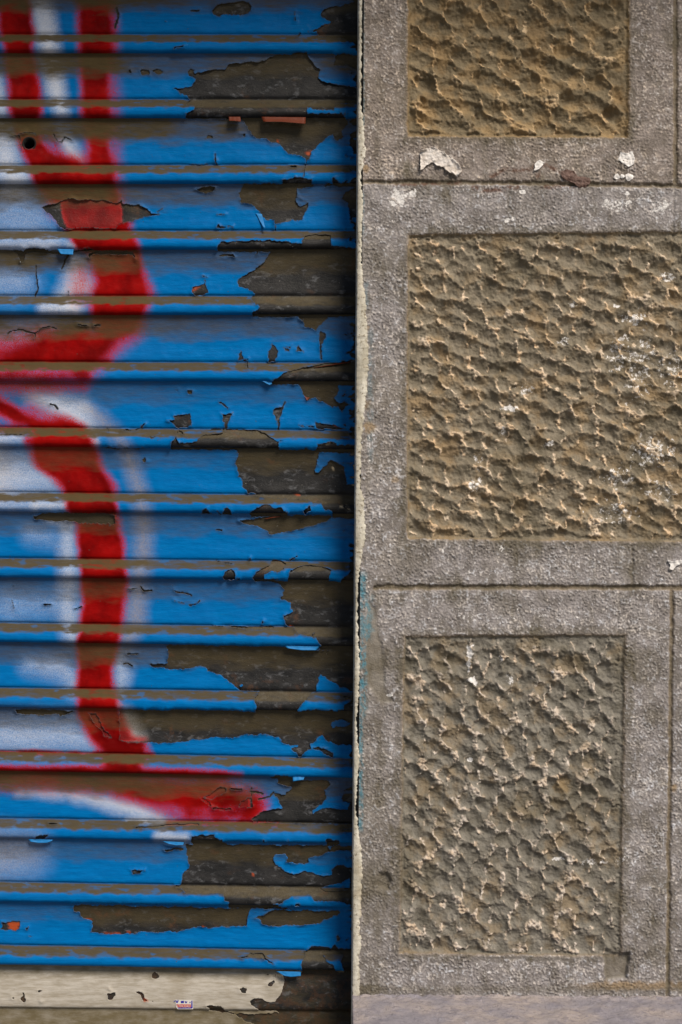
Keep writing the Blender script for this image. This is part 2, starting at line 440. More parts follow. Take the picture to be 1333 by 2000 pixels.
crack('R6', '440,465 510,468', 4); crack('R6', '570,490 600,490 645,500', 4); crack('R6', '575,460 570,520', 2); crack('R6', '620,540 690,520 720,490', 4)
cut('R6', '180,775 330,768 320,785 380,795 385,815 430,835 190,830 180,800'); cut('R6', '640,800 650,792 670,800 660,810'); cut('R6', '795,800 810,795 820,808'); cut('R6', '1065,795 1130,800 1150,833 1065,833')
crack('L6', '1020,830 1060,825 1150,825 1250,810 1333,805 1480,803', 4.5); cut('L6', '265,890 300,880 360,872 340,895 280,905'); crack('L6', '370,798 425,802', 3)
cut('R7', '135,60 1065,68 1085,110 1060,110 1020,135 990,135 940,150 940,185 880,185 800,182 810,150 790,125 740,122 710,150 715,175 745,205 780,235 850,265 890,245 960,243 1030,270 1100,265 1105,220 1130,190 1210,215 1340,220 1340,470 1215,470 1150,455 1000,468 820,482 430,474 425,440 400,430 395,385 300,385 240,388 150,385 130,365 75,348 75,325 110,335 125,290 130,250 165,225 175,205 160,175 150,130 155,100')
cut('R7', '0,95 60,85 85,80 130,95 120,105 70,95 20,105')
add('R7', '1080,70 1340,70 1340,215 1210,215 1130,190 1085,150'); cut('R7', '1090,72 1340,72 1340,95 1080,105')
add('R7', '1015,355 1050,332 1150,315 1215,285 1220,340 1210,365 1060,372')
add('R7', '715,450 760,445 830,405 890,390 950,395 990,430 1165,440 1215,455 1200,495 1150,490 1120,515 1080,505 1060,492 850,492 800,470')
cut('R7', '855,458 880,450 890,460 865,465')
cut('L7', '855,235 875,225 905,232 940,228 905,250 865,252')
cut('L7', '482,455 1200,468 1480,476 1640,476 1625,510 1605,545 1600,595 1560,590 1500,600 1440,597 1390,605 1340,600 1270,600 1240,615 1150,630 1050,630 1000,635 920,625 900,640 780,648 700,645 640,640 595,635 600,600 605,565 580,550 540,540 520,500 485,495')
cut('R7', '595,540 640,525 690,488 1150,495 1140,515 1100,535 1050,555 1020,575 900,585 790,585 740,600 690,590 640,575 635,555')
cut('R7', '895,920 900,840 920,800 930,760 960,730 1000,725 1090,735 1120,710 1130,735 1215,740 1340,740 1340,920')
add('R7', '1030,785 1060,780 1170,785 1160,850 1185,895 1140,900 1105,860 1050,810')
cut('R7', '1120,655 1140,650 1145,690 1125,690'); cut('R7', '1175,685 1200,680 1195,700')
cut('R7', '560,775 650,775 690,820 720,845 700,835 640,805 565,805 550,800'); crack('R7', '505,805 545,798', 3)
cut('L7', '0,610 20,600 20,570 55,565 130,570 135,605 110,625 60,620 30,620'); cut('L7', '165,605 180,600 182,612 170,615'); cut('L7', '190,662 205,660 200,670')
cut('L0', '1050,530 1070,515 1110,520 1115,560 1060,560'); cut('L0', '1135,530 1165,515 1215,535 1200,552 1160,552'); cut('L0', '960,525 980,520 980,545 962,545')
crack('L0', '855,210 872,170 880,120 870,60', 4.5); crack('L0', '1300,665 1333,668 1345,690', 3)
crack('L1', '145,150 200,130 260,135 270,150', 1.7); crack('L1', '145,150 150,210 165,255', 1.7); crack('L1', '400,145 430,200 460,200 485,165 540,190', 2); crack('L1', '90,162 145,160', 1.5)
cut('L1', '312,690 350,670 430,660 510,620 610,630 730,635 880,655 915,635 915,665 960,665 1000,672 1035,665 1050,680 1100,695 1140,735 1185,740 1130,755 1060,765 1010,785 960,800 905,800 850,840 760,842 600,835 470,840 450,830 410,780 380,745')
crack('L1', '1170,720 1215,695', 1.5)
cut('L2', '180,52 350,56 390,80 460,92 520,85 545,66 660,50 700,66 560,80 460,105 380,95 180,75')
cut('L2', '85,70 160,65 215,62 185,110 180,160 155,165 150,120 120,85'); cut('L2', '660,105 680,88 715,78 990,80 1012,140 985,105 715,98 690,105 668,132')  # second outline is a shadow, cut out as dark bare steel
crack('L2', '512,105 490,140 478,180 460,212', 4); crack('L2', '270,185 275,280 285,370 260,420', 3); crack('L2', '510,375 515,400', 1.5)
crack('L2', '60,690 90,672 150,662 262,690 265,722', 3); crack('L2', '268,690 310,652 370,638 420,655', 2.5); crack('L2', '580,625 650,632', 2.5); crack('L2', '705,630 745,632', 3)
crack('L3', '380,342 415,350 432,375', 4); cut('L3', '915,548 960,535 990,540 960,548'); crack('L3', '1010,535 1045,520 1075,490', 3); cut('L3', '1085,588 1155,577 1130,590'); crack('L3', '0,568 180,575', 2)
cut('L3', '780,658 1080,662 1060,672 800,670'); cut('L3', '1060,755 1080,742 1095,760 1075,772'); crack('L3', '800,520 815,545', 2)
cut('L4', '250,300 330,272 700,272 860,290 855,350 830,370 810,352 700,350 600,348 540,330 430,335 330,330 270,318')
crack('L4', '1050,820 1075,850 1130,852', 4); crack('L4', '960,838 1025,840', 2.2); crack('L4', '1300,848 1333,862', 3)
crack('L5', '330,45 380,40', 3.5); crack('L5', '560,80 610,55', 2.5); crack('L5', '920,485 950,475 990,500', 3.5); crack('L5', '950,408 1030,405', 2.6); crack('L5', '95,10 105,75', 1.6)
# cream bottom rail
cut('R7', '775,895 1340,905 1340,1260 600,1260 590,1233 540,1215 490,1190 470,1165 750,1160 740,1145 620,1142 575,1110 560,1085 595,1062 640,1068 690,1092 720,1088 745,1062 770,1010 782,960')
cut('R7', '495,1000 520,995 545,1010 535,1030 505,1028'); cut('R7', '680,975 705,950 715,945 730,965 710,975 705,990 685,990'); cut('R7', '280,1115 340,1112 390,1125 410,1145 470,1158 460,1165 400,1155 300,1145')
crack('R7', '730,905 722,950', 1.6); crack('R7', '665,905 690,915', 2)
cut('L7', '985,905 1010,898 1040,915 1025,938 990,930'); cut('L7', '695,1035 750,1025 755,1050 725,1075 700,1065'); cut('L7', '705,1000 720,1010 715,1017')
cut('L7', '875,1022 930,1020 945,1055 970,1088 940,1080 910,1045'); cut('L7', '245,1015 275,1008 260,1030'); cut('L7', '130,1070 150,1045 140,1025 155,1030 160,1060 185,1070 175,1090 150,1092')
cut('L7', '75,1060 100,1055 95,1070'); cut('L7', '990,1075 1010,1085 995,1088'); cut('L7', '262,1080 280,1082 270,1090')

ORANGE = [P('L7', '55,568 130,572 133,590 115,595 130,605 105,628 60,610'), P('R1', '925,240 960,235 955,262 925,258'),
          P('L7', '680,640 780,645 770,655 700,652'), P('L7', '830,632 848,632 845,642 832,642'), P('L7', '1320,598 1335,598 1333,606 1322,606'),
          P('R1', '735,165 755,163 757,170 737,172'), P('R1', '672,160 685,163 680,170'), P('R4', '855,118 885,118 885,128 857,128'),
          P('L7', '935,1065 955,1068 968,1086 940,1084'), P('R2', '178,335 205,302 235,298 190,332'), P('R3', '520,452 545,452 550,466 530,462'),
          P('R5', '818,170 838,172 835,182 820,180'), P('R4', '705,540 760,542 800,552 760,548'), P('L7', '560,545 600,547 598,553 562,550'),
          P('R3', '1090,432 1150,440 1180,452 1140,446'), P('R7', '575,250 585,250 583,270 573,268')]
CREAM = [P('R3', '1175,620 1245,620 1245,830 1210,820 1190,760 1200,700'), P('R3', '985,552 1040,535 1110,530 1110,548 1060,560 990,560'),
         P('R3', '1095,705 1110,705 1105,730 1093,728'), P('R4', '1150,195 1200,190 1205,215 1155,210')]

# ------------------------------------------------------------------ graffiti strokes: (colour, soft, opacity, [(x, y, half-width)...])
G = []
def stroke(col, soft, op, *pts): G.append((col, soft, op, pts))
W, R_, T_ = 1, 0, 2
# white first
stroke(W, 9, .85, (70, -60, 20), (78, 0, 20), (90, 60, 20), (104, 140, 17), (112, 190, 14), (120, 216, 10))
stroke(W, 9, .75, (118, 262, 8), (136, 290, 14), (156, 322, 10))
stroke(W, 8, .75, (-10, 150, 13), (-4, 200, 14))
stroke(W, 14, .7, (-20, 255, 40), (5, 280, 30), (18, 340, 18), (30, 352, 28))
stroke(W, 26, .28, (-20, 380, 60), (40, 420, 60), (70, 450, 30))
stroke(W, 9, .6, (-10, 482, 9), (60, 480, 9), (112, 478, 7)); stroke(W, 7, .7, (136, 478, 5), (170, 480, 7))
stroke(W, 12, .75, (150, 520, 18), (152, 560, 26), (130, 580, 16), (152, 600, 10)); stroke(W, 8, .75, (85, 602, 8), (140, 602, 9))
stroke(W, 22, .35, (-10, 545, 30), (40, 550, 22))
stroke(W, 16, .45, (-10, 655, 22), (60, 655, 20), (100, 645, 8))
stroke(W, 8, .45, (-10, 738, 5), (80, 738, 4))
stroke(W, 16, .85, (70, 775, 8), (110, 793, 18), (150, 812, 22), (170, 834, 12)); stroke(W, 8, .6, (-10, 856, 8), (40, 856, 6)); stroke(W, 6, .6, (150, 862, 6), (182, 866, 8))
stroke(W, 26, .6, (-20, 925, 44), (40, 930, 36), (90, 935, 22)); stroke(W, 7, .8, (70, 988, 4), (130, 986, 6)); stroke(W, 9, .4, (-10, 988, 6), (60, 988, 5))
stroke(W, 9, .5, (132, 1035, 12), (134, 1092, 16), (136, 1120, 18)); stroke(W, 16, .35, (60, 1040, 8), (95, 1050, 8)); stroke(W, 6, .5, (95, 1016, 4), (140, 1020, 5))
stroke(W, 10, .5, (134, 1150, 16), (136, 1212, 18), (142, 1248, 14)); stroke(W, 18, .25, (20, 1180, 30), (90, 1180, 20))
stroke(W, 18, .55, (60, 1298, 6), (120, 1302, 14), (138, 1320, 10), (146, 1342, 5)); stroke(W, 11, .5, (235, 1290, 12), (238, 1318, 14), (236, 1346, 9)); stroke(W, 5, .7, (217, 1378, 6), (230, 1379, 5))
stroke(W, 24, .55, (-20, 1435, 26), (60, 1436, 26), (130, 1432, 24), (165, 1448, 14)); stroke(W, 13, .6, (245, 1395, 8), (252, 1418, 12), (266, 1440, 8))
stroke(W, 9, .7, (40, 1546, 4), (130, 1550, 7), (200, 1564, 12), (260, 1580, 14), (310, 1596, 10)); stroke(W, 5, .8, (250, 1602, 3), (340, 1604, 4)); stroke(W, 7, .8, (308, 1633, 5), (362, 1636, 7))
stroke(W, 26, .22, (-20, 1670, 40), (50, 1665, 30))
# tan
stroke(T_, 10, .5, (160, 790, 4), (185, 808, 12), (215, 835, 10), (236, 862, 10), (250, 890, 12), (262, 925, 12), (275, 962, 11), (277, 992, 13), (280, 1030, 15), (280, 1090, 16), (272, 1118, 16), (270, 1160, 17), (266, 1212, 18), (250, 1250, 14))
stroke(T_, 20, .5, (-20, 890, 26), (4, 930, 14), (4, 960, 10))
stroke(T_, 26, .35, (-20, 1670, 40), (50, 1665, 26))
# red
stroke(R_, 7, .97, (22, -60, 30), (24, 0, 32), (34, 60, 34), (38, 92, 28), (40, 118, 30), (46, 160, 32), (52, 215, 32), (54, 240, 24), (60, 280, 24), (78, 310, 28), (100, 338, 40), (120, 352, 44))
stroke(R_, 9, .6, (98, 262, 10), (115, 300, 14), (140, 330, 12))
stroke(R_, 8, .97, (185, -60, 30), (186, 0, 34), (188, 60, 36), (186, 150, 29), (188, 215, 30), (192, 280, 22), (198, 340, 26))
stroke(R_, 10, .45, (222, -20, 8), (224, 60, 8), (226, 160, 8), (228, 225, 10), (228, 330, 12))
stroke(R_, 14, .8, (130, 352, 30), (160, 375, 70), (190, 380, 50))
stroke(R_, 6, .98, (178, 392, 52), (186, 440, 55)); stroke(R_, 8, .9, (206, 455, 58), (218, 480, 46), (222, 500, 48))
stroke(R_, 8, .97, (234, 498, 40), (236, 545, 48), (238, 578, 56), (226, 602, 50))
stroke(R_, 10, .5, (160, 535, 22), (155, 575, 24)); stroke(R_, 9, .5, (285, 540, 8), (296, 575, 8))
stroke(R_, 16, .85, (235, 628, 46), (215, 655, 34), (190, 690, 26), (160, 712, 30))
stroke(R_, 16, .85, (-20, 698, 26), (60, 688, 30), (150, 676, 36)); stroke(R_, 6, .95, (-20, 709, 5), (150, 709, 7), (215, 709, 4)); stroke(R_, 8, .6, (90, 665, 24), (160, 655, 16))
stroke(R_, 10, .35, (-10, 660, 26), (70, 650, 20)); stroke(R_, 14, .9, (40, 704, 14), (150, 688, 20), (200, 668, 20))
stroke(R_, 7, .8, (-20, 733, 8), (80, 734, 7), (170, 732, 4))
stroke(R_, 12, .85, (-20, 750, 14), (90, 752, 14), (160, 752, 7))
stroke(R_, 7, .97, (-30, 775, 14), (10, 800, 16), (45, 818, 14), (90, 836, 14)); stroke(R_, 10, .6, (60, 798, 12), (110, 818, 12), (150, 834, 9)); stroke(R_, 12, .35, (-10, 830, 12), (40, 836, 10)); stroke(R_, 5, .9, (-20, 838, 4), (150, 838, 4))
stroke(R_, 7, .9, (55, 862, 7), (155, 864, 8))
stroke(R_, 8, .96, (122, 876, 62), (146, 905, 52), (162, 935, 46), (176, 966, 52)); stroke(R_, 5, .9, (140, 990, 8), (218, 992, 9))
stroke(R_, 7, .97, (190, 1006, 42), (196, 1045, 43), (200, 1094, 46), (198, 1120, 36)); stroke(R_, 7, .5, (160, 1040, 10), (164, 1085, 10))
stroke(R_, 7, .97, (205, 1134, 45), (202, 1180, 42), (198, 1222, 43), (188, 1248, 33)); stroke(R_, 7, .97, (190, 1264, 40), (186, 1300, 36), (187, 1344, 38), (186, 1380, 30))
stroke(R_, 8, .97, (196, 1392, 42), (208, 1425, 40), (230, 1455, 34), (240, 1470, 48))
stroke(R_, 3, .97, (-20, 1469, 4), (180, 1472, 4), (300, 1477, 3)); stroke(R_, 5, .95, (-20, 1505, 9), (200, 1507, 10), (400, 1512, 9), (470, 1514, 5))
stroke(R_, 14, .92, (-20, 1520, 16), (150, 1526, 18), (300, 1540, 22), (430, 1545, 22))
stroke(R_, 14, .98, (240, 1545, 8), (300, 1560, 16), (380, 1565, 22), (450, 1562, 26), (495, 1565, 22), (490, 1590, 18)); stroke(R_, 12, .5, (310, 1585, 8), (360, 1598, 8)); stroke(R_, 10, .85, (370, 1590, 8), (430, 1592, 12), (500, 1585, 14)); stroke(R_, 5, .97, (330, 1606, 3), (500, 1608, 4), (560, 1612, 3))

def graffiti(px, py):
    out = np.zeros(px.shape + (3,))
    wob = 3.0 * fbm(px / 40, py / 40, 77)
    for col, soft, op, pts in G:
        soft = soft * 2.0
        if col == 1: op = op * .78
        xs = [p[0] for p in pts]; ys = [p[1] for p in pts]; mw = max(p[2] for p in pts) + soft * 1.6
        m = (px > min(xs) - mw) & (px < max(xs) + mw) & (py > min(ys) - mw) & (py < max(ys) + mw)
        if not m.any(): continue
        d = d_line(px[m], py[m], pts) + wob[m]
        v = op * (1 - ss(-soft, soft, d))
        out[m, col] = 1 - (1 - out[m, col]) * (1 - v)
    return out

def poly_mask(px, py, polys, soft=1.5):
    r = np.zeros(px.shape)
    for p in polys:
        p = np.asarray(p); lo = p.min(0) - 6; hi = p.max(0) + 6
        m = (px > lo[0]) & (px < hi[0]) & (py > lo[1]) & (py < hi[1])
        if m.any(): r[m] = np.maximum(r[m], ss(-soft, soft, sd_poly(px[m], py[m], p) + 1.3 * pn(px[m] / 5, py[m] / 5, 3)))
    return r

def paint_field(px, py, u, seed):
    F = np.full(px.shape, 14.0)
    qx = px + 2.6 * fbm(px / 16, py / 16, 101) + 1.3 * pn(px / 5, py / 5, 105)
    qy = py + 2.0 * fbm(px / 16, py / 16, 111) + 1.2 * pn(px / 5, py / 5, 115)
    for op, pts, w in OPS:
        lo = pts.min(0) - 22; hi = pts.max(0) + 22
        m = (px > lo[0]) & (px < hi[0]) & (py > lo[1]) & (py < hi[1])
        if not m.any(): continue
        if op == 'c':
            F[m] = np.minimum(F[m], d_line(px[m] + (qx[m] - px[m]) * .6, py[m] + (qy[m] - py[m]) * .6, pts, w * 0.85))
        else:
            sd = sd_poly(qx[m], qy[m], pts)
            F[m] = np.minimum(F[m], -sd) if op == '-' else np.maximum(F[m], sd)
    # ragged loss beside the wall, where the curtain rubs in its channel
    e = (694 - px) * 0.30 + 7 * fbm(px / 20, py / 12, 131, 4)
    F = np.minimum(F, np.where(e < 3, np.clip(e, -14, 14), 14))
    # stray nicks
    nick = (0.93 - pn(px / 8 + 40, py / 5, 141)) * 14 + 2.5 * (1 - ss(.35, .6, fbm(px / 90, py / 60, 143)))
    return np.minimum(F, np.where(nick < 1.2, nick, 14))

# ------------------------------------------------------------------ roller shutter
H0 = -112.0
LINES = [(-544, -543), (-415, -414), (-286, -285), (-157, -156), (-28, -27), (102.4, 103.5), (229.8, 230.4), (359.4, 358.5), (487.9, 488), (615.7, 616), (745, 747), (873.3, 880),
         (1001, 1006.5), (1130, 1137), (1256.7, 1266), (1384, 1393.5), (1509, 1523), (1640, 1651), (1765, 1777), (1888.6, 1901)]
PROF = np.array([(-137, 15.5), (-129, 14.6), (-114, 12), (-98, 9.6), (-84, 9), (-68, 10.6), (-55, 13.2), (-46, 14.8), (-41.5, 14.6), (-39, 12.6), (-37, 12), (-34.5, 13.4),
                 (-27, 17.5), (-20, 22), (-16.5, 24.6), (-12, 26.4), (-6, 26.4), (-2.2, 24), (-.3, 20), (.4, 14), (-.8, 9)])
def spline(p, step):
    q = np.vstack([2 * p[0] - p[1], p, 2 * p[-1] - p[-2]]); out = []
    for i in range(1, len(q) - 2):
        a, b, c, d = q[i - 1:i + 3]; n = max(1, int(round(np.hypot(*(c - b)) / step)))
        t = (np.arange(n) / n)[:, None]
        out.append(.5 * (2 * b + (c - a) * t + (2 * a - 5 * b + 4 * c - d) * t ** 2 + (3 * b - a - 3 * c + d) * t ** 3))
    return np.vstack(out + [p[-1:]])
SHX0, SHX1 = -340.0, 706.0
shutter_loc = to_world(np.float64(180), np.float64(2060), np.float64(H0)) 
shutter = empty("roller_shutter", shutter_loc, "blue corrugated metal roller shutter with peeling paint and red and white sprayed graffiti", "shutter")

def line_v(i, u):
    l, r = LINES[i]
    u0, v0 = rect(0, l, H0 + 28); u1, v1 = rect(690, r, H0 + 28)
    return v0 + (u - u0) / (u1 - u0) * (v1 - v0) - 3.5

DIRT = [.9, .9, .9, .9, .9, .95, .95, .8, .75, .75, .3, .35, .4, .45, .6, .5, .8, .35, .18]
def slat_grid(i, us, step):
    """position arrays of slat i (between line i and i+1) over profile rows x us"""
    pr = spline(PROF, step)
    vb = line_v(i + 1, us)[None, :]; vp = line_v(i, us)[None, :]
    t = pr[:, 0][:, None]; h = pr[:, 1][:, None]
    pit = vb - vp
    t2 = np.where(t < -38, -38 + (t + 38) * (pit - 38) / (129 - 38), t)
    V = vb + t2; U = np.broadcast_to(us[None, :], V.shape).copy()
    wob = 1.3 * pn(U / 120 + i * 9.1, V / 70, 9) + .5 * pn(U / 37 + i * 3.3, V / 30, 12)
    Hh = H0 + h + wob * ss(-137, -110, t) * ss(1, -8, t)
    tang = np.gradient(pr, axis=0); nv = -tang[:, 1]; nh = tang[:, 0]
    ln = np.hypot(nv, nh); nv, nh = nv / ln, nh / ln          # outward normal in (v, h)
    return U, V, Hh, np.broadcast_to(nv[:, None], V.shape), np.broadcast_to(nh[:, None], V.shape), np.broadcast_to(t, V.shape), pit

def slat_dirt(i, U, V, t, pit, px, py, metal=False):
    n1 = fbm(U / 55 + i * 7, V / 18, 31); n2 = fbm(U / 24, V / 10 + i, 37)
    tt = t + 129                                            # below the lip above
    top = 1 - ss(26, 60, tt + 10 * n1)
    st = 0.85 if metal else np.clip(DIRT[i] * (1 + .35 * fbm(U / 160, U * 0 + i * 3.7, 41)) * (1.12 - .35 * ss(150, 420, U)), 0, 1)
    band = ss(-39, -34.5, t + 1.0 * n2) * (1 - ss(-21.5, -15, t + 3.2 * n2))
    bs = 1.05 * (1 - .45 * ss(.30, .75, fbm(U / 32 + i * 2.3, V / 9, 49))) * (1 - .12 * ss(.1, .6, fbm(U / 90 + i * 5, V / 40, 47))) * (1 if i < 12 or metal else .95)
    return np.clip(np.maximum(top * st, band * bs), 0, 1)

def march(F):
    """marching squares over F (positive kept): returns param verts (i, j), faces, rim edges"""
    ny, nx = F.shape
    inside = F > 0
    vid = -np.ones((ny, nx), np.int64); vid[inside] = np.arange(inside.sum())
    ii, jj = np.nonzero(inside)
    pv = [np.stack([ii, jj], -1).astype(float)]
    c = inside[:-1, :-1].astype(int) + inside[1:, :-1] + inside[1:, 1:] + inside[:-1, 1:]
    fi, fj = np.nonzero(c == 4)
    quads = np.stack([vid[fi, fj], vid[fi + 1, fj], vid[fi + 1, fj + 1], vid[fi, fj + 1]], -1)
    extra = {}; ev = []; base = len(ii); polys = []; rims = []
    def cutp(a, b):
        k = (a, b) if a < b else (b, a)
        if k not in extra:
            fa, fb = F[k[0]], F[k[1]]; s = fa / (fa - fb); s = min(max(s, .04), .96)
            extra[k] = base + len(ev)
            ev.append((k[0][0] + s * (k[1][0] - k[0][0]), k[0][1] + s * (k[1][1] - k[0][1])))
        return extra[k]
    for i, j in zip(*np.nonzero((c > 0) & (c < 4))):
        cs = [(i, j), (i + 1, j), (i + 1, j + 1), (i, j + 1)]
        poly = []; cuts = []
        for k in range(4):
            a, b = cs[k], cs[(k + 1) % 4]
            ia, ib = inside[a], inside[b]
            if ia: poly.append(int(vid[a]))
            if ia != ib:
                p = cutp(a, b); poly.append(p); cuts.append((p, bool(ia)))
        polys.append(poly)
        if len(cuts) == 2:
            p, q = cuts[0][0], cuts[1][0]
            rims.append((p, q) if cuts[0][1] else (q, p))
        else:
            for k in range(0, 4, 2):
                kk = k if cuts[0][1] else k + 1
                rims.append((cuts[kk % 4][0], cuts[(kk + 1) % 4][0]))
    if ev: pv.append(np.array(ev))
    return np.vstack(pv), quads, polys, rims

def bil(A, pv):
    i0 = np.clip(np.floor(pv[:, 0]).astype(int), 0, A.shape[0] - 2); j0 = np.clip(np.floor(pv[:, 1]).astype(int), 0, A.shape[1] - 2)
    a = pv[:, 0] - i0; b = pv[:, 1] - j0
    if A.ndim == 3: a = a[:, None]; b = b[:, None]
    return (A[i0, j0] * (1 - a) + A[i0 + 1, j0] * a) * (1 - b) + (A[i0, j0 + 1] * (1 - a) + A[i0 + 1, j0 + 1] * a) * b

def build_paint(name, mat, parent, U, V, H, NV, NH, F, graf, orange, seed, lift=1.0):
    pv, quads, polys, rims = march(F)
    f = bil(np.clip(F, -2, 14), pv); u, v, h, nv, nh = (bil(a, pv) for a in (U, V, H, NV, NH))
    g = bil(graf, pv); og = bil(orange, pv)
    # loose paint stands off the metal along its broken edge
    loose = np.clip(.5 + 1.1 * fbm(u / 34, v / 30, 200 + seed), 0, 1.5)
    curl = lift * loose * 3.2 * (1 - np.clip(f / 9, 0, 1)) ** 2
    off = 1.1 + curl + .25 * pn(u / 14, v / 9, 210)
    top = to_world(u, v + nv * off, h + nh * off)
    rv = sorted({p for e in rims for p in e}); rmap = {p: len(pv) + k for k, p in enumerate(rv)}
    rv = np.array(rv, int) if rv else np.zeros(0, int)
    ob = np.maximum(off[rv] - 1.3, .05)
    low = to_world(u[rv], v[rv] + nv[rv] * ob, h[rv] + nh[rv] * ob)
    faces = list(quads) + polys + [[q, p, rmap[p], rmap[q]] for p, q in rims]
    z = np.zeros(len(pv)); edge = (1 - ss(.3, 2.2, f)) * .8
    aux = np.vstack([np.stack([z, edge, og, z], -1), np.tile([1, 0, 0, 0], (len(rv), 1))])
    gr = np.vstack([g, g[rv]])
    return make_mesh(name, np.vstack([top, low]), faces, mat, parent, {"graf": gr, "aux": aux}, True, shutter_loc)

us_f = np.concatenate([np.arange(SHX0, -14, 8.0), np.arange(-14, SHX1 + .1, 2.0)])
us_m = np.concatenate([np.arange(SHX0, -14, 10.0), np.arange(-14, SHX1 + .1, 4.0)])
HOLE = (57.5, 281.0, 11.0)
GREYRED = [P('L1', '450,640 520,625 900,640 912,660 905,840 500,840 470,780'), P('L5', '800,820 1333,820 1333,960 800,960'),
           P('L6', '560,-20 1180,-20 1180,180 560,180'), P('R6', '0,400 560,400 560,760 0,760'), P('R6', '560,680 760,685 760,720 560,720'), P('R3', '-1200,440 0,440 0,620 -1200,620')]
for i in range(len(LINES) - 1):
    # steel
    U, V, H, NV, NH, t, pit = slat_grid(i, us_m, 3.0)
    px, py = img(U, V, H)
    d = slat_dirt(i, U, V, t, pit, px, py, True) * .72
    gm = graffiti(px, py) * poly_mask(px, py, GREYRED, 4)[..., None]
    graf = np.concatenate([gm, d[..., None]], -1)
    aux = np.stack([ss(.35, .9, fbm(px / 60, py / 40, 61)) * .4, poly_mask(px, py, ORANGE), poly_mask(px, py, CREAM), px * 0], -1)
    keep = None
    if HOLE[1] > py.min() and HOLE[1] < py.max():
        cx = .25 * (px[:-1, :-1] + px[1:, :-1] + px[1:, 1:] + px[:-1, 1:]); cy = .25 * (py[:-1, :-1] + py[1:, :-1] + py[1:, 1:] + py[:-1, 1:])
        keep = np.hypot(cx - HOLE[0], cy - HOLE[1]) > HOLE[2] + 4
    vv, ff, at = compact(to_world(U, V, H).reshape(-1, 3), grid_faces(*U.shape, keep), {"graf": graf.reshape(-1, 4), "aux": aux.reshape(-1, 4)})
    slat = make_mesh("slat", vv, ff, M_METAL, shutter, at, True, shutter_loc)
    # paint
    U, V, H, NV, NH, t, pit = slat_grid(i, us_f, 2.0)
    px, py = img(U, V, H)
    F = paint_field(px, py, U, i)
    F = np.where(np.abs(V - line_v(i, us_f)[None, :]) < -1, 1, F)
    if keep is not None: F = np.minimum(F, np.hypot(px - HOLE[0], py - HOLE[1]) - HOLE[2])
    d = slat_dirt(i, U, V, t, pit, px, py)
    graf = np.concatenate([graffiti(px, py), d[..., None]], -1)
    build_paint("paint_layer", M_PAINT, slat, U, V, H, NV, NH, F, graf, px * 0, i)
    if keep is not None:
        hu, hv = rect(HOLE[0], HOLE[1], H0 + 12)
        M_DARK = mat_simple("black_lock_recess", (.004, .004, .004), (.008, .008, .008), 40, .9, .1)
        vs = []; n = 32
        for (r, hh) in ((HOLE[2] * 1.3, H0 + 12.3), (HOLE[2] * 1.04, H0 + 12.6), (HOLE[2] * 1.02, H0 - 55), (.2, H0 - 56)):
            a = np.arange(n) / n * 2 * math.pi
            vs.append(to_world(hu + r * np.cos(a), hv + r * np.sin(a), np.full(n, hh)))
        fs = [[k * n + q, k * n + (q + 1) % n, (k + 1) * n + (q + 1) % n, (k + 1) * n + q] for k in range(3) for q in range(n)]
        make_mesh("lock_hole", np.vstack(vs), np.array(fs), M_DARK, slat, None, True, shutter_loc)

# bottom rail
def rail_grid(us, step):
    pr = spline(np.array([(-8, 1), (0, 3), (20, 8), (45, 13), (68, 15.5), (80, 16), (84, 15), (86.5, 11), (90, 10), (120, 9), (158, 8), (162, 4), (162, -10.)]), step)
    vb = line_v(len(LINES) - 1, us)[None, :]
    sk = (us[None, :] - 300) * 0.006
    t = pr[:, 0][:, None]; V = vb + t - sk * ss(20, 80, t) * 1.0; U = np.broadcast_to(us[None, :], V.shape).copy()
    H = H0 + pr[:, 1][:, None] + 1.2 * pn(U / 90, V / 60, 19)
    tang = np.gradient(pr, axis=0); nv = -tang[:, 1]; nh = tang[:, 0]; ln = np.hypot(nv, nh)
    return U, V, H, np.broadcast_to((nv / ln)[:, None], V.shape), np.broadcast_to((nh / ln)[:, None], V.shape), np.broadcast_to(t, V.shape)
U, V, H, NV, NH, t = rail_grid(us_m, 3.0); px, py = img(U, V, H)
d = np.clip(.25 + .5 * ss(80, 90, t) + .6 * (1 - ss(0, 30, t)) + .3 * fbm(U / 50, V / 25, 51), 0, 1) * .6
z = px * 0
aux = np.stack([z + .3, poly_mask(px, py, ORANGE), z, z], -1)
rail = make_mesh("bottom_rail", to_world(U, V, H).reshape(-1, 3), grid_faces(*U.shape), M_METAL, shutter,
                 {"graf": np.stack([z, z, z, d], -1).reshape(-1, 4), "aux": aux.reshape(-1, 4)}, True, shutter_loc)
U, V, H, NV, NH, t = rail_grid(us_f, 2.0); px, py = img(U, V, H); z = px * 0
F = paint_field(px, py, U, 40)
d = np.clip((1 - ss(4, 40, t + 10 * fbm(U / 60, V / 30, 53))) * .75 + ss(82, 90, t) * .85 + .15 * fbm(U / 30, V / 30, 57), 0, 1)
lay = build_paint("paint_layer", M_CREAM, rail, U, V, H, NV, NH, F, np.stack([z, z, z, d], -1), poly_mask(px, py, ORANGE), 40, .5)
lay["label"] = "chipped cream paint, dirty along its top"

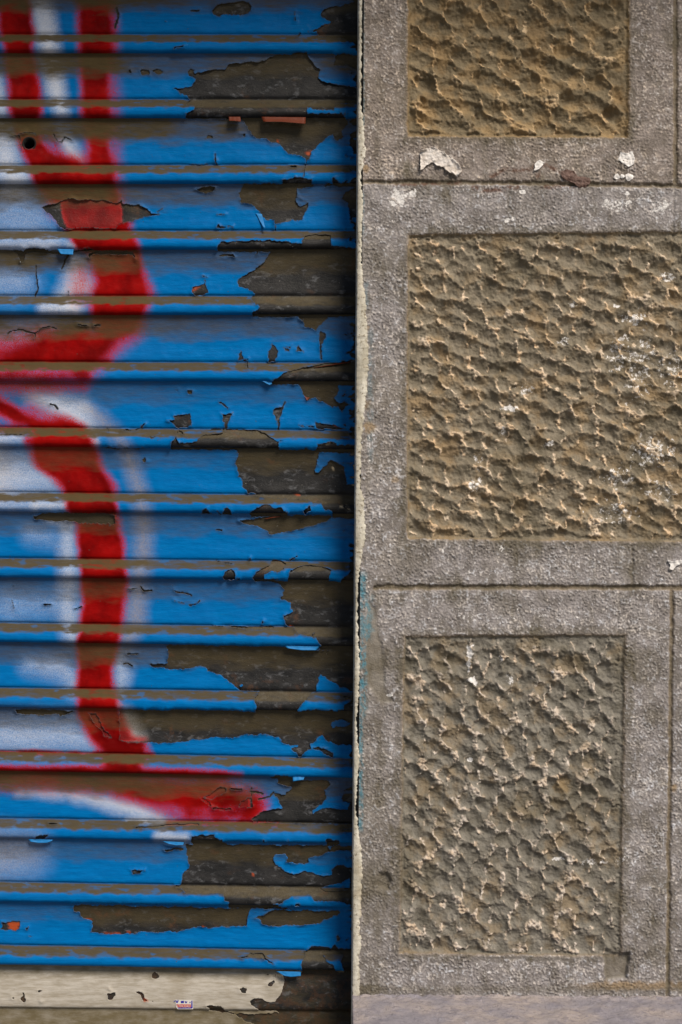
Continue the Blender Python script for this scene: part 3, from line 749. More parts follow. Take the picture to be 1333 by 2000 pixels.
# torn sticker on the rail
def flat_poly(pts, h):
    u, v = rect([p[0] for p in pts], [p[1] for p in pts], h)
    return to_world(u, v, np.full(len(pts), float(h)))
def sq(s): return [(320 + float(a.split(',')[0]) * .06, 1935 + float(a.split(',')[1]) * .06) for a in s.split()]
hs = H0 + 18.2
vs, fs, mi = [], [], []
def addp(pts, h, m):
    b = sum(len(x) for x in vs); vs.append(flat_poly(pts, h)); fs.append(list(range(b, b + len(pts)))[::-1]); mi.append(m)
addp(sq('380,290 960,300 965,600 460,600 400,530 390,420'), hs, 0)
addp(sq('905,330 940,310 945,560 920,575 480,580 465,548 880,545 900,530'), hs + .4, 1)
addp(sq('385,310 415,300 425,340 450,345 460,295 485,300 480,360 455,400 415,395'), hs + .4, 1)
addp(sq('560,335 660,325 665,400 565,405'), hs + .4, 1); addp(sq('685,335 715,345 740,355 775,340 760,390 730,408 705,390'), hs + .4, 1)
addp(sq('845,360 880,360 875,400 845,400'), hs + .4, 1); addp(sq('325,345 355,325 375,340 345,365'), hs + .4, 1)
addp(sq('412,438 885,445 890,540 470,545 430,500'), hs + .3, 2)
M_ST = [mat_simple("sticker_white", (.55, .54, .52), (.62, .60, .58), 200, .4, .1), mat_simple("sticker_blue", (.012, .012, .25), (.02, .02, .33), 200, .4, .1), mat_simple("sticker_red", (.42, .03, .03), (.52, .06, .05), 200, .4, .1)]
tc = bpy.data.curves.new("lettering", 'FONT'); tc.body = "CTRICIDAD"; tc.align_x = 'LEFT'; tc.size = 7.6 * S
to = bpy.data.objects.new("lettering", tc); sc.collection.objects.link(to)
bpy.context.view_layer.update()
tm = bpy.data.meshes.new_from_object(to.evaluated_get(bpy.context.evaluated_depsgraph_get()))
bpy.data.objects.remove(to)
tv = np.array([v.co[:] for v in tm.vertices]); wsp = tv[:, 0].max()
ou, ov = rect(346.5, 1967.2, hs)
tw = np.stack([(ou - 666.5) * S + tv[:, 0] / wsp * 26 * S, np.full(len(tv), -(hs + .8) * S), ZC - (ov - 1000) * S + tv[:, 1]], -1)
b = sum(len(x) for x in vs); vs.append(tw)
for p in tm.polygons: fs.append([b + k for k in p.vertices]); mi.append(0)
bpy.data.meshes.remove(tm)
st = make_mesh("sticker", np.vstack(vs), fs, M_ST[0], rail, None, False, shutter_loc)
st["label"] = "torn white sticker with blue border and red lettering"
for m in M_ST[1:]: st.data.materials.append(m)
st.data.polygons.foreach_set("material_index", np.array(mi, np.int32)[:len(st.data.polygons)])

# loose flakes hanging off the slats
def mat_flake(name, front, back):
    n = NT(name); ge = n.n.new("ShaderNodeNewGeometry")
    c = n.mix(ge.outputs["Backfacing"], n.mix(n.noise(180, 4), front, tuple(x * .6 for x in front)), back)
    return n.out(c, .6, 0, .3)
M_FO = mat_flake("orange_primer_flake", (.15, .028, .009), (.35, .07, .02))
M_FB = mat_flake("blue_paint_flake", (.006, .20, .55), (.25, .08, .03))
M_FW = mat_flake("oversprayed_paint_flake", (.42, .50, .58), (.10, .08, .06))
slats = [o for o in shutter.children if o.name.startswith("slat")]
def flake(slat, top, bot, h0, h1, mat, rows=7):
    top = np.array(top, float); bot = np.array(bot, float); m = 14
    def rs(p):
        s = np.concatenate([[0], np.cumsum(np.hypot(*np.diff(p, axis=0).T))]); q = np.linspace(0, s[-1], m)
        return np.stack([np.interp(q, s, p[:, 0]), np.interp(q, s, p[:, 1])], -1)
    a, b = rs(top), rs(bot); V = []
    for side in (0, 1):
        for r in range(rows):
            f = r / (rows - 1); p = a * (1 - f) + b * f
            hh = h0 + (h1 - h0) * f ** 1.7 + .8 * pn(p[:, 0] / 7, p[:, 1] / 7, 61) - side * .9
            u, v = rect(p[:, 0] + .5 * pn(p[:, 0] / 3, p[:, 1] / 3 + r, 63), p[:, 1], hh); V.append(to_world(u, v, hh))
    F0 = grid_faces(rows, m); F1 = F0[:, ::-1] + rows * m
    rim = []
    loop = [r * m for r in range(rows)] + [(rows - 1) * m + c for c in range(1, m)] + [r * m + m - 1 for r in range(rows - 2, -1, -1)] + list(range(m - 2, 0, -1))
    for k in range(len(loop)):
        p, q = loop[k], loop[(k + 1) % len(loop)]; rim.append([q, p, p + rows * m, q + rows * m])
    o = make_mesh("paint_flake", np.vstack(V), np.vstack([F0, F1, np.array(rim)]), mat, slats[slat], None, True, shutter_loc)
    return o
hl = H0 + 23
flake(5, [(447, 228), (470, 228)], [(448, 236), (458, 236), (471, 238)], hl, hl + 5, M_FO)
flake(5, [(511, 228), (598, 229)], [(515, 238), (550, 238), (597, 242)], hl, hl + 8, M_FO)
flake(9, [(612, 716), (640, 711), (686, 702)], [(614, 718), (642, 714), (685, 708)], H0 + 10, H0 + 20, M_FO)
flake(10, [(588, 752), (603, 760), (612, 768)], [(597, 778), (600, 783), (603, 779)], H0 + 4, H0 + 14, M_FO)
flake(12, [(516, 1012), (532, 1005), (553, 1006)], [(518, 1014), (534, 1011), (553, 1009)], H0 + 8, H0 + 18, M_FO)
flake(7, [(112, 486), (144, 487)], [(119, 496), (143, 497.5)], hl + 1, hl + 5, M_FB)
flake(7, [(500, 416), (512, 418)], [(516, 446), (519, 447)], H0 + 14, H0 + 24, M_FB)
flake(8, [(20, 489), (32, 492), (40, 502)], [(26, 496), (34, 502), (41, 513)], H0 + 4, H0 + 13, M_FW)
flake(14, [(556, 1261), (624, 1263)], [(562, 1266), (590, 1270), (618, 1270)], hl, hl + 2, M_FB)
flake(16, [(572, 1515), (596, 1516)], [(573, 1526), (584, 1524), (593, 1523)], hl, hl + 3, M_FB)
flake(17, [(56, 1639), (104, 1640)], [(60, 1644), (75, 1646), (92, 1646), (102, 1642)], hl, hl + 2, M_FB)
flake(17, [(318, 1643), (360, 1645)], [(330, 1648), (345, 1651), (358, 1650)], hl, hl + 2, M_FB)
flake(18, [(540, 1897), (588, 1898)], [(556, 1906), (570, 1908), (588, 1906)], hl, hl + 2, M_FB)
flake(10, [(512, 744), (531, 745)], [(520, 748), (527, 752), (531, 750)], hl, hl + 2, M_FB)

# ------------------------------------------------------------------ stone wall
WALL_U0, WALL_U1 = 705.0, 1800.0
wall_loc = to_world(np.float64(1200), np.float64(1940), np.float64(-40))
wall = empty("stone_wall", wall_loc, "grey dressed stone wall of framed, chisel tooled blocks beside the blue shutter", "wall")
us = np.concatenate([np.arange(WALL_U0, 1352, 1.8), np.arange(1352, WALL_U1 + 1, 6.0)])
vs_ = np.concatenate([np.arange(-560, -12, 6.0), np.arange(-12, 1952, 1.8)])
V, U = np.meshgrid(vs_, us, indexing='ij')
px, py = img(U, V, 0 * U)
PAN = [np.array([(800, -620), (1232, -620), (1228, 268), (797, 266)]), np.array([(797, 458), (1900, 446), (1900, 1066), (795, 1052)]),
       np.array([(790, 1243), (1222, 1240), (1213, 1868), (781, 1862)]), np.array([(1405, -620), (1900, -620), (1900, 272), (1400, 270)]), np.array([(1395, 1243), (1900, 1243), (1900, 1870), (1388, 1868)])]
wx = px + 2.0 * fbm(px / 30, py / 30, 301) + 1.0 * pn(px / 7, py / 7, 305); wy = py + 1.8 * fbm(px / 30, py / 30, 311) + 1.0 * pn(px / 7, py / 7, 315)
sdP = np.stack([sd_poly(wx, wy, p) for p in PAN]); inP = sdP.max(0); pid = sdP.argmax(0)
# missing piece of the frame under the lower panel, and the rubbed flat next to the shutter edge
notch = sd_poly(wx, wy, np.array([(1180, 1864), (1232, 1860), (1226, 1912), (1184, 1916)]))
rub = sd_poly(wx, wy, np.array([(716, 1165), (736, 1190), (742, 1240), (752, 1290), (756, 1350), (770, 1372), (745, 1378), (722, 1345), (714, 1300)]))
rub2 = sd_poly(wx, wy, np.array([(795, 1352), (815, 1325), (832, 1322), (826, 1345), (805, 1368)]))

def pits(px, py, a, b, ang, seed, wx, cap0, jit=.62):
    """each chisel blow carves a scoop, gentle towards the upper right and steep at the lower left; the stone left is their minimum"""
    rx = px + 4.5 * fbm(px / 28, py / 28, seed + 20) + 2.0 * pn(px / 9, py / 9, seed + 24); ry = py + 4 * fbm(px / 28, py / 28, seed + 30) + 2.0 * pn(px / 9, py / 9, seed + 34)
    ca, sa = math.cos(ang), math.sin(ang)
    X = (rx * ca + ry * sa) / a; Y = (-rx * sa + ry * ca) / b
    X = X + .25 * fbm(px / 90, py / 90, seed + 3); Y = Y + .25 * fbm(px / 90, py / 90, seed + 7)
    xi = np.floor(X).astype(np.int64); yi = np.floor(Y).astype(np.int64)
    best = np.full(px.shape, 9.0); g1 = np.full(px.shape, 9.0); g2 = np.full(px.shape, 9.0); ab = np.zeros(px.shape)
    for dj in (-2, -1, 0, 1, 2):
        for di in (-2, -1, 0, 1, 2):
            cx, cy = xi + di, yi + dj
            jx = cx + .5 + (hashf(cx, cy, seed) - .5) * jit + .5 * (cy & 1); jy = cy + .5 + (hashf(cx, cy, seed + 1) - .5) * jit
            dx, dy = X - jx, Y - jy
            tl = (hashf(cx, cy, seed + 5) - .5) * 1.0
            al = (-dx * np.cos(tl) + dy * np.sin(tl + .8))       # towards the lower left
            d2 = (wx * dx * dx + 1.3 * dy * dy) * (1 + 4.5 * ss(0, .36, al) - .5 * ss(0, .5, -al))
            hgt = -(.62 + .38 * hashf(cx, cy, seed + 2)) + 1.9 * d2
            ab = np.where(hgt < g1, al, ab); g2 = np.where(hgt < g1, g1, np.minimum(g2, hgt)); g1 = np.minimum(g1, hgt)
            kk = .20
            hb = np.clip(.5 + .5 * (best - hgt) / kk, 0, 1)
            best = best * (1 - hb) + hgt * hb - kk * hb * (1 - hb)
    cap = cap0 + .16 * fbm(px / 22, py / 22, seed + 50)
    hb = np.clip(.5 + .5 * (best - cap) / .16, 0, 1)
    out = best * (1 - hb) + cap * hb - .16 * hb * (1 - hb)
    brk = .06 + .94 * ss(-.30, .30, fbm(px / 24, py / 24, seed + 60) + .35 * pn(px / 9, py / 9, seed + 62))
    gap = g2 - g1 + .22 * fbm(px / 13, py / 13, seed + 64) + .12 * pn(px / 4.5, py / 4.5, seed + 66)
    lit_side = .22 + .78 * ss(-.12, .22, ab + .1 * fbm(px / 12, py / 12, seed + 68))     # paler lower left side of each cut: sunlight put into the colour
    ridge = np.maximum((1 - ss(.08, 1.05, gap)) * brk * lit_side, .62 * ss(cap0 - .34, cap0 + .02, out + .12 * fbm(px / 8, py / 8, seed + 70)) * (.35 + .65 * brk))
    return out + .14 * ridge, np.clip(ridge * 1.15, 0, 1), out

rough = fbm(px / 11, py / 11, 401, 3); grit = pn(px / 4.2, py / 4.2, 411); grit2 = pn(px / 7.5, py / 9, 421)
hf = (.3 * grit2 + 1.5 * grit + 1.9 * pn(px / 2.6, py / 2.6, 431)) * (.85 + .5 * fbm(px / 50, py / 50, 445)) + .5 * rough + 1.5 * fbm(px / 80, py / 80, 441)
# panels
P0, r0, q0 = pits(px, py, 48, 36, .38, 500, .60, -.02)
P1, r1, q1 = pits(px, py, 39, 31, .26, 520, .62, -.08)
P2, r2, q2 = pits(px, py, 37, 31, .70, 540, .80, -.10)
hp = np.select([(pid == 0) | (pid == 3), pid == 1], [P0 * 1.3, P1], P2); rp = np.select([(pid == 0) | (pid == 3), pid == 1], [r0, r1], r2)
sideR = np.select([pid == 0, pid == 2], [1228 - px, 1214 - px], 999); sideT = np.select([pid == 1, pid == 2], [py - 456, py - 1242], 999)
mar = ss(6, 24, np.minimum(sideR, sideT) + 5 * rough) * ss(0, 9, inP)
fade2 = 1 - .25 * ss(1500, 1860, py) * (pid == 2)
hpan = -6.5 + (14.5 * hp + 6.5) * mar * fade2 + 2.2 * rough * (.55 + rp) + 2.2 * grit * (.45 + rp) + .8 * pn(px / 2.6, py / 2.6, 433) * (.3 + rp) + 3.6 * rp * pn(px / 8, py / 6, 435) + 2.6 * rp * pn(px / 4, py / 4, 439) + 1.6 * fbm(px / 40, py / 40, 437)
k = ss(-2.5, 5.0, inP + 1.2 * rough)
h = hf * (1 - k) + hpan * k
nk = ss(-1.5, 3, notch); h = h * (1 - nk) + (-10 + .8 * rough) * nk
rk = ss(-4, 6, rub); h = h * (1 - rk) + (-3.0 + .6 * rough + .25 * grit) * rk
rk2 = ss(-3, 4, rub2); h = h * (1 - rk2) + (-5 + .6 * rough) * rk2
# joints
J = [([(735, 1147), (1000, 1147), (1900, 1150)], 5.6), ([(600, 354.5), (1000, 357), (1333, 363), (1900, 366)], 4.8), ([(1321, -620), (1320, 358)], 5.0), ([(1313, 1152), (1304, 1960)], 4.6)]
jd = np.full(px.shape, 99.0)
for pts, w in J: jd = np.minimum(jd, d_line(wx, wy * 1.0, pts, w))
jin = 1 - ss(-3.4, 1.2, jd)
h = h * (1 - jin) + (-4.5 + 1.0 * rough + .4 * grit) * jin
fine = np.minimum(np.minimum(d_line(wx, wy, [(1318, 366), (1316, 450), (1315, 522)], 1.5), d_line(wx, wy, [(1209, 1156), (1208, 1236)], 1.0)), d_line(wx, wy, [(1236, 1066), (1235, 1140)], 1.6))
h = h - 2 * (1 - ss(-1, 2.5, fine))
h = h - 9 * ss(-6, 7, sd_poly(wx, wy, np.array([(742, 1708), (758, 1702), (766, 1720), (758, 1738), (738, 1735)])))      # a small spall
hole2 = np.hypot(px - 1045, py - 1530) - 3.5; h = h - 10 * (1 - ss(-2, 2, hole2))
# colour masks
wear_lit = np.where(inP > 0, np.clip(.04 + .92 * rp * mar + .16 * grit + .12 * rough, 0, 1), np.clip(.40 + .10 * grit2 + .45 * grit + .25 * rough + .15 * fbm(px / 90, py / 60, 447), 0, 1))  # worn ridges and grain, with the sunlit pit sides painted in
white = np.zeros(px.shape)
def blob(x, y, rx, ry, s):
    global white
    d = np.hypot((px - x) / rx, (py - y) / ry)
    white = np.maximum(white, (s + (.14 if s >= .55 else .05)) * (1 - ss(.35, 1.2, d + .45 * rough)))
for b_ in [(780, 388, 22, 18, .62), (768, 398, 10, 10, .6), (806, 378, 12, 10, .6), (772, 372, 8, 6, .5), (990, 430, 9, 6, .6), (1002, 427, 6, 5, .6), (1200, 398, 32, 20, .46), (1226, 378, 5, 5, .8), (1228, 394, 7, 5, .8), (1205, 412, 8, 6, .7), (1180, 402, 12, 7, .55), (1290, 405, 30, 22, .42), (1300, 398, 8, 10, .6), (1022, 374, 9, 6, .55), (770, 431, 6, 6, .5),
           (1120, 594, 12, 10, .5), (1207, 596, 8, 6, .6), (1236, 620, 34, 18, .44), (1220, 660, 16, 10, .5), (1205, 690, 30, 46, .36), (1250, 720, 40, 90, .34), (1310, 720, 40, 60, .30), (998, 797, 20, 9, .55), (980, 840, 16, 12, .42), (1075, 868, 14, 8, .5), (936, 900, 12, 30, .40), (930, 945, 18, 22, .44), (1030, 760, 24, 16, .36), (1280, 880, 60, 40, .38), (1210, 930, 40, 30, .38), (1290, 960, 44, 30, .33), (1200, 1000, 70, 30, .33), (1105, 665, 22, 12, .36), (1305, 540, 20, 12, .5),
           (918, 1272, 9, 14, .62), (916, 1300, 7, 16, .58), (924, 1330, 13, 10, .62), (996, 1330, 10, 18, .50), (1082, 1318, 6, 20, .40), (920, 1486, 6, 6, .8), (1090, 1679, 16, 6, .5), (1150, 1686, 20, 8, .52), (1180, 1685, 12, 6, .5), (1230, 1680, 30, 14, .38), (760, 1358, 12, 3.5, .9), (980, 1290, 6, 16, .45),  # white chips, and a row of glints painted across the lower panel
           (865, 1076, 4, 6, .8), (980, 1072, 5, 10, .5), (712, 600, 5, 26, .5), (722, 880, 4, 40, .35), (708, 985, 5, 20, .6), (1000, 1115, 220, 30, .20), (1000, 1200, 240, 30, .24), (950, 1890, 120, 16, .24)]: blob(*b_)
teal = np.zeros(px.shape)
for x, y0, y1, w, s in [(709, -50, 250, 4, .55), (708, 370, 460, 5, .4), (716, 545, 600, 5, .3), (724, 640, 900, 7, .25), (708, 1120, 1175, 9, .9), (714, 1160, 1250, 15, .75), (708, 1240, 1400, 10, .9), (704, 1400, 1620, 6, .8)]:
    teal = np.maximum(teal, s * (1 - ss(.3, 1.2, np.abs(px - x) / w + .4 * rough)) * ss(-12, 12, py - y0) * (1 - ss(-12, 12, py - y1)))
edge_lo = (1 - ss(0, 5, np.abs(inP + .5)))                                        # dusty arrises round the panels
ochre = np.clip(jin * .55 + edge_lo * .55 * np.where(pid == 0, 1, .55) + np.where((pid == 0) & (inP > 0), .05 + .6 * ss(-.1, .5, fbm(px / 45, py / 45, 601)) , 0) + np.where((pid == 1) & (inP > 0), .30 * ss(.1, .6, fbm(px / 40, py / 40, 603)), 0), 0, 1)
ochre = np.maximum(ochre, .7 * (1 - ss(2, 12, np.abs(py - 1925 - 4 * rough))) * ss(1080, 1200, px))
for (x, y, rr, s) in [(717, 790, 12, .5), (715, 330, 9, .7), (722, 835, 16, .7), (718, 640, 7, .6), (1100, 1535, 20, .8), (1316, 1540, 10, .7), (1242, 640, 30, .35), (1270, 760, 34, .4), (772, 935, 10, .5)]:
    ochre = np.maximum(ochre, s * (1 - ss(.4, 1.1, np.hypot(px - x, py - y) / rr + .3 * rough)))
brown = np.zeros(px.shape)
for pts, w in [([(960, 345), (985, 330), (1030, 333), (1055, 318), (1080, 328), (1105, 345)], 2.5), ([(1050, 345), (1052, 322)], 4), ([(925, 366), (950, 372), (1010, 366)], 3), ([(770, 362), (900, 356)], 1.5), ([(1060, 364), (1120, 366)], 3)]:
    brown = np.maximum(brown, .9 * (1 - ss(-2, 4, d_line(wx, wy, pts, w))))
smooth = np.clip(np.maximum(np.maximum(rk, nk), rk2), 0, 1)
stain_shade = np.clip(jin * .75 + nk * .12 + .2 * (1 - ss(-1, 1.5, fine)) + .8 * (1 - ss(-2, 3, hole2)) + .5 * ss(-4, 6, sd_poly(wx, wy, np.array([(742, 1708), (758, 1702), (766, 1720), (758, 1738), (738, 1735)])))
               + .60 * ss(.10, .8, fbm(px / 120, py / 150, 461, 4)) + .35 * ss(.25, .7, fbm(px / 26, py / 80, 463, 3)) * (inP < 0) + .5 * (1 - ss(-2, 16, np.abs(inP + 6) + 8 * rough)) * (inP < 0) + .35 * ss(1150, 1300, py) * (1 - ss(735, 775, px + 14 * rough)) + .5 * (1 - ss(0, 14, np.abs(py - 1932))) + .35 * ss(1905, 1935, py) * (1 - ss(720, 760, px)), 0, 1)  # dark joints and stains, plus shade coloured into hole and foot line
sa = np.stack([wear_lit, white, teal, ochre], -1).reshape(-1, 4); sb = np.stack([brown, smooth, stain_shade, rp * 0], -1).reshape(-1, 4)
verts = to_world(U, V, h).reshape(-1, 3)
cc = lambda A: .25 * (A[:-1, :-1] + A[1:, :-1] + A[1:, 1:] + A[:-1, 1:])
cpx, cpy, cj, cin = cc(px), cc(py), cc(jd), cc(inP)
j1 = np.interp(cpx, [600, 1000, 1333, 1900], [354.5, 357, 363, 366]); j2 = np.interp(cpx, [600, 735, 1000, 1900], [1147, 1147, 1147, 1150])
vx = np.where(cpy < 700, 1320.5, np.interp(cpy, [1152, 1960], [1313, 1304]))
bid = np.where(cpy < j1, np.where(cpx < vx, 0, 1), np.where(cpy < j2, 2, np.where(cpx < vx, 3, 4)))
mort = cj < -2.2
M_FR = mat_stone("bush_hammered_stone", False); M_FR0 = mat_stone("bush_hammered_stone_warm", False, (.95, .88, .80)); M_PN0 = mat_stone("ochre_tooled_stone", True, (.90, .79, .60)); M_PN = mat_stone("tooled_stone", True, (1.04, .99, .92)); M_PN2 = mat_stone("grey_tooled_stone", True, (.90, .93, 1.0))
def sub(name, keep, mat, parent, label=None):
    f = grid_faces(len(vs_), len(us), keep)
    if not len(f): return None
    vv, ff, at = compact(verts, f, {"sa": sa, "sb": sb})
    o = make_mesh(name, vv, ff, mat, parent, at, True, wall_loc)
    if label: o["label"] = label
    return o
for b_ in range(5):
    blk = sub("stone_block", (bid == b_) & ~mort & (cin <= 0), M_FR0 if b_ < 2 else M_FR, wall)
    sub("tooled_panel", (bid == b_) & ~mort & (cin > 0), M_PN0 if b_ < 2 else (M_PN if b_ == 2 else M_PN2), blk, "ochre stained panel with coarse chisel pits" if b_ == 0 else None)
sub("mortar_joint", mort, M_FR, wall)

# limewashed edge next to the shutter: ragged coat on the face, rounded arris, jamb returning to the shutter channel
EDG = np.array([(-300, 707), (0, 707), (100, 706), (200, 705), (250, 711), (300, 714), (330, 708), (350, 703), (360, 706), (400, 710), (430, 707), (500, 706), (560, 710), (580, 714), (620, 716), (660, 718), (700, 720), (760, 717), (800, 712), (860, 706), (950, 704), (980, 711), (1050, 714), (1080, 708), (1110, 703), (1140, 699), (1200, 698), (1250, 700), (1290, 703), (1330, 702), (1380, 699), (1410, 695), (1450, 699), (1480, 703), (1500, 700), (1540, 697), (1580, 694), (1620, 700), (1660, 706), (1700, 708), (1750, 705), (1780, 706), (1800, 702), (1850, 706), (1870, 700), (1900, 703), (1950, 702), (2100, 700)], float)
vj = np.arange(-560, 2081, 2.0)
ejx, _ = rect(np.interp(vj, EDG[:, 0], EDG[:, 1]) + 0.3 + 3.0 * fbm(vj / 11, vj * 0, 701) + 1.6 * pn(vj / 3.5, vj * 0 + 3, 703), vj)
rows = []
j0 = 693.0
def addrow(u, hh): rows.append((u, hh))
n0 = np.zeros(len(vj)); wv = .8 * fbm(vj / 40, n0, 711) + .5 * pn(vj / 9, n0, 713)
face = np.maximum(ejx, j0 + 3.5)
prof = [(face + .6, n0 - 9), (face + .2, n0 - .5), (face - .4, n0 + 2.6), (j0 + 2.8 + .55 * (face - j0 - 3), n0 + 2.8), (j0 + 3.6 + n0, n0 + 2.2), (j0 + 2 + wv * .5, n0 + .6), (j0 + .8 + wv, n0 - 3.5), (j0 + wv, n0 - 10), (j0 + wv * .8, n0 - 22), (j0 + wv * .6, n0 - 45), (j0 + wv * .5, n0 - 68), (j0 + 4 + n0, n0 - 71), (j0 + 28 + n0, n0 - 71), (j0 + 28 + n0, n0 - 170), (j0 - 90 + n0, n0 - 172)]
UU = np.stack([p[0] for p in prof], -1); HH = np.stack([p[1] for p in prof], -1); VV = np.broadcast_to(vj[:, None], UU.shape)
HH = HH + np.where(np.arange(len(prof))[None, :] < 10, .7 * pn(UU / 5, VV / 6, 721) + .5 * fbm(UU / 3, VV / 14, 723), 0)
def mat_lime():
    n = NT("dirty_limewash")
    a = n.noise(60, 5, 0.65, (1, 1, .35)); b = n.noise(220, 5, .7)
    c = n.mix(n.ramp(a, .35, .65), (.40, .375, .31), (.60, .58, .52))
    c = n.mix(n.ramp(b, .54, .66, 0, .9), c, (.16, .125, .08))
    c = n.mix(n.ramp(n.noise(16, 4, .6, (1, 1, .6)), .55, .72, 0, .55), c, (.27, .20, .11))
    c = n.mix(n.ramp(n.noise(300, 3, .7), .66, .74, 0, .9), c, (.10, .065, .035))
    n.bump(n.math('ADD', a, b), .6, .0016)
    return n.out(c, .75, 0, .3)
make_mesh("limewashed_edge", to_world(UU, VV, HH).reshape(-1, 3), grid_faces(*UU.shape), mat_lime(), wall, None, True, wall_loc)

# unseen overhang, added only to shade the top of the view
cu = np.arange(SHX0, 1801, 20.0)
cp = spline(np.array([(-480, -175), (-480, 0), (-482, 200), (-484, 385), (-496, 395), (-560, 395), (-566, 385), (-566, 0), (-566, -175.)]), 12)
Uc = np.broadcast_to(cu[None, :], (len(cp), len(cu))); Vc = cp[:, 0][:, None] + 1.5 * fbm(Uc / 60, cp[:, 1][:, None] / 60, 851); Hc = np.broadcast_to(cp[:, 1][:, None], Uc.shape)
make_mesh("added_overhang", to_world(Uc, Vc, Hc).reshape(-1, 3), grid_faces(*Uc.shape), M_PAVE, wall, None, True, wall_loc)

# ------------------------------------------------------------------ plinth
pl_loc = to_world(np.float64(1200), np.float64(2080), np.float64(100))
pr = spline(np.array([(1944, -30), (1941.5, -6), (1941.5, 4), (1942.5, 30), (1944, 90), (1946, 160), (1948, 215), (1951, 232), (1958, 238), (1990, 240), (2040, 241), (2080, 242.)]), 3.0)
pu = np.arange(694.5, 1800, 3.0)
Vp = np.broadcast_to(pr[:, 0][:, None], (len(pr), len(pu))).copy(); Hp = np.broadcast_to(pr[:, 1][:, None], Vp.shape).copy(); Up = np.broadcast_to(pu[None, :], Vp.shape).copy()
top = 1 - ss(1946, 1960, Vp)
disp = 2.6 * fbm(Up / 45, Hp / 45, 801, 4) + 3.0 * np.clip(fbm(Up / 20, Hp / 14, 811) - .35, 0, 1)
lipc = (1 - ss(6, 34, Hp)) * (3.6 * fbm(Up / 20, Hp / 10, 821) - 1.0)
Vp = Vp - (disp + lipc) * top; Hp = Hp + (1 - top) * disp
plv = to_world(Up, Vp, Hp).reshape(-1, 3); plf = grid_faces(*Up.shape)
# close the left end
endi = np.arange(len(pr)) * len(pu); b0 = len(plv)
back = to_world(np.full(1, 694.5), np.full(1, 2080.0), np.full(1, -30.0))
plv = np.vstack([plv, back]); tri = [[int(endi[q + 1]), int(endi[q]), b0] for q in range(len(pr) - 1)]
def mat_plinth():
    n = NT("smooth_mauve_stone")
    a = n.noise(14, 5, .6); b = n.noise(70, 5, .7); f = n.noise(500, 4, .7)
    c = n.mix(n.ramp(a, .35, .65), (.275, .26, .30), (.39, .34, .33))
    c = n.mix(n.ramp(b, .5, .66, 0, .6), c, (.185, .175, .225))
    c = n.mix(n.ramp(n.noise(35, 4, .7), .64, .74, 0, .6), c, (.46, .47, .52))
    c = n.mix(n.ramp(f, .68, .76, 0, .8), c, (.08, .07, .06))
    c = n.mix(n.ramp(n.noise(170, 5, .75), .5, .68, 0, .6), c, (.12, .11, .125))
    n.bump(n.math('ADD', b, n.math('MULTIPLY', f, .8)), .9, .003)
    return n.out(c, .75, 0, .25)
pl = make_mesh("stone_plinth", plv, list(plf) + tri, mat_plinth(), None, None, True, tuple(pl_loc))
pl["label"] = "smooth mauve stone ledge running along the foot of the stone wall"; pl["category"] = "ledge"

# ------------------------------------------------------------------ scraps stuck on the wall
def scrap(name, pts, h, mat, label, cat, thick=2.2, curl=3.0, seed=1, group=None):
    pts = np.array(pts, float); lo, hi = pts.min(0) - 3, pts.max(0) + 3
    xs = np.arange(lo[0], hi[0] + 1, 1.2); ys = np.arange(lo[1], hi[1] + 1, 1.2)
    Y, X = np.meshgrid(ys, xs, indexing='ij')
    F = sd_poly(X + 1.2 * pn(X / 5, Y / 5, 900 + seed), Y + 1.2 * pn(X / 5, Y / 5, 910 + seed), pts)
    Hs = h + thick + curl * (.5 + fbm(X / 12, Y / 12, 920 + seed)) * (1 - ss(0, 5, F)) + 1.3 * fbm(X / 7, Y / 7, 930 + seed)
    pv, quads, polys, rims = march(F)
    hh = bil(Hs, pv); u, v = rect(bil(X, pv), bil(Y, pv), 0.0)
    top = to_world(u, v, hh)
    rv = sorted({p for e in rims for p in e}); rm = {p: len(pv) + k for k, p in enumerate(rv)}
    low = to_world(u[rv], v[rv], np.full(len(rv), h - 5.0))
    loc = to_world(u.mean(), v.max(), np.float64(h))
    o = make_mesh(name, np.vstack([top, low]), list(quads) + polys + [[q, p, rm[p], rm[q]] for p, q in rims], mat, None, None, True, tuple(loc))
    o["label"] = label; o["category"] = cat
    if group: o["group"] = group
    return o
M_PAPER = mat_simple("torn_white_paper", (.62, .60, .60), (.78, .77, .78), 160, .7, .5, .001)
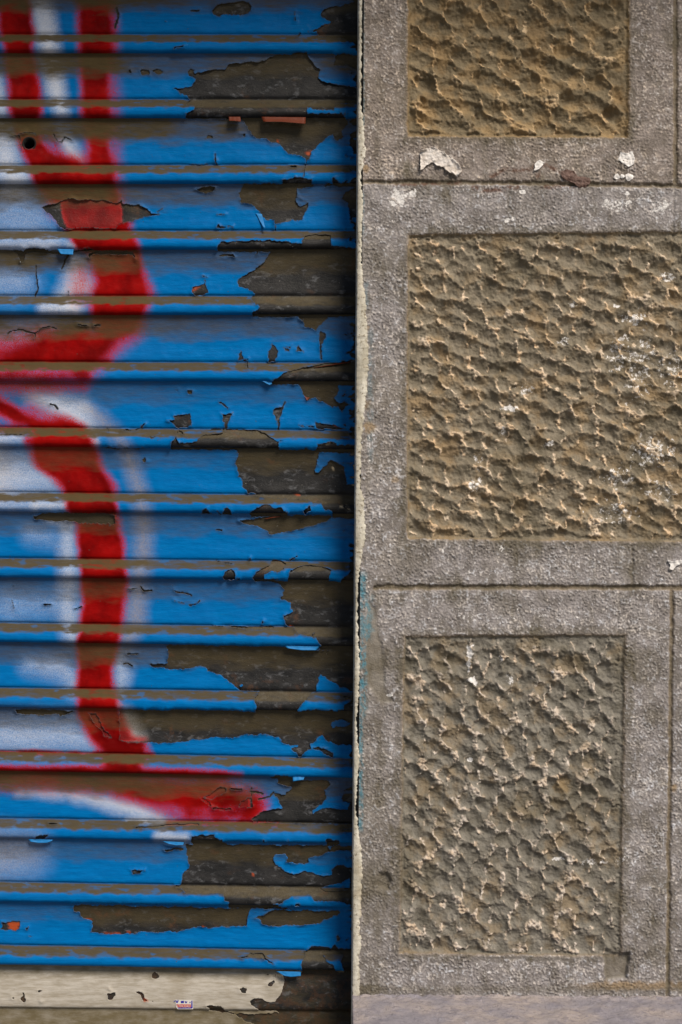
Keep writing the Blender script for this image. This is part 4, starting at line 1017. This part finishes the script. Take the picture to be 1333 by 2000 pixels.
M_PAPER2 = mat_simple("grimy_torn_paper", (.45, .40, .36), (.68, .65, .64), 120, .7, .5, .0012)
M_GLUE = mat_simple("dried_brown_residue", (.075, .040, .032), (.16, .095, .08), 160, .5, .8, .002)
scrap("paper_scrap", [(821, 295), (838, 290), (848, 288), (862, 296), (878, 305), (896, 320), (902, 335), (893, 346), (886, 340), (872, 334), (866, 327), (853, 324), (846, 317), (834, 323), (826, 332), (821, 333)], 0.5, M_PAPER2, "thick torn white paper scrap with a curled lower edge under the top panel", "paper", 3.0, 5.0, 1)
scrap("paper_scrap", [(1212, 298), (1224, 300), (1236, 296), (1240, 310), (1238, 322), (1228, 326), (1216, 320), (1208, 312)], 0.5, M_PAPER, "crumpled white paper scrap near the upper right corner of the joint", "paper", 1.5, 2.0, 2)
for q, (x, y, r, lb) in enumerate([(1205, 345, 6, "pear shaped"), (1216, 344, 4.5, "smallest, narrow"), (1229, 346, 8, "largest, round")]):
    a = np.linspace(0, 2 * math.pi, 14)[:-1]
    scrap("white_blob", [(x + r * math.cos(t_) * (1 + .15 * math.sin(3 * t_ + q)), y + r * math.sin(t_) * .9) for t_ in a], 0, M_PAPER, "%s white blob in the row of three above the horizontal joint" % lb, "paint blob", 2.5, -1.0, 10 + q, "white blobs above the joint")
scrap("paper_scrap", [(1303, 1095), (1318, 1096), (1331, 1094), (1330, 1101), (1320, 1106), (1314, 1114), (1308, 1112), (1309, 1103)], 1.5, M_PAPER, "small bright white paper scrap alone on the frame at the right edge", "paper", 1.5, 2.0, 3)
scrap("paper_scrap", [(1045, 320), (1054, 312), (1064, 318), (1058, 326), (1050, 333), (1044, 334)], .5, M_PAPER, "small pinkish white paper scrap left of the brown residue", "paper", 1.5, 2.0, 4)
scrap("dried_residue", [(1096, 335), (1106, 332), (1122, 335), (1128, 345), (1140, 346), (1152, 349), (1153, 358), (1144, 366), (1132, 368), (1122, 360), (1112, 354), (1100, 350), (1095, 342)], -1, M_GLUE, "lumpy dark brown residue stuck across the upper horizontal joint", "residue", 5.0, -2.0, 5)
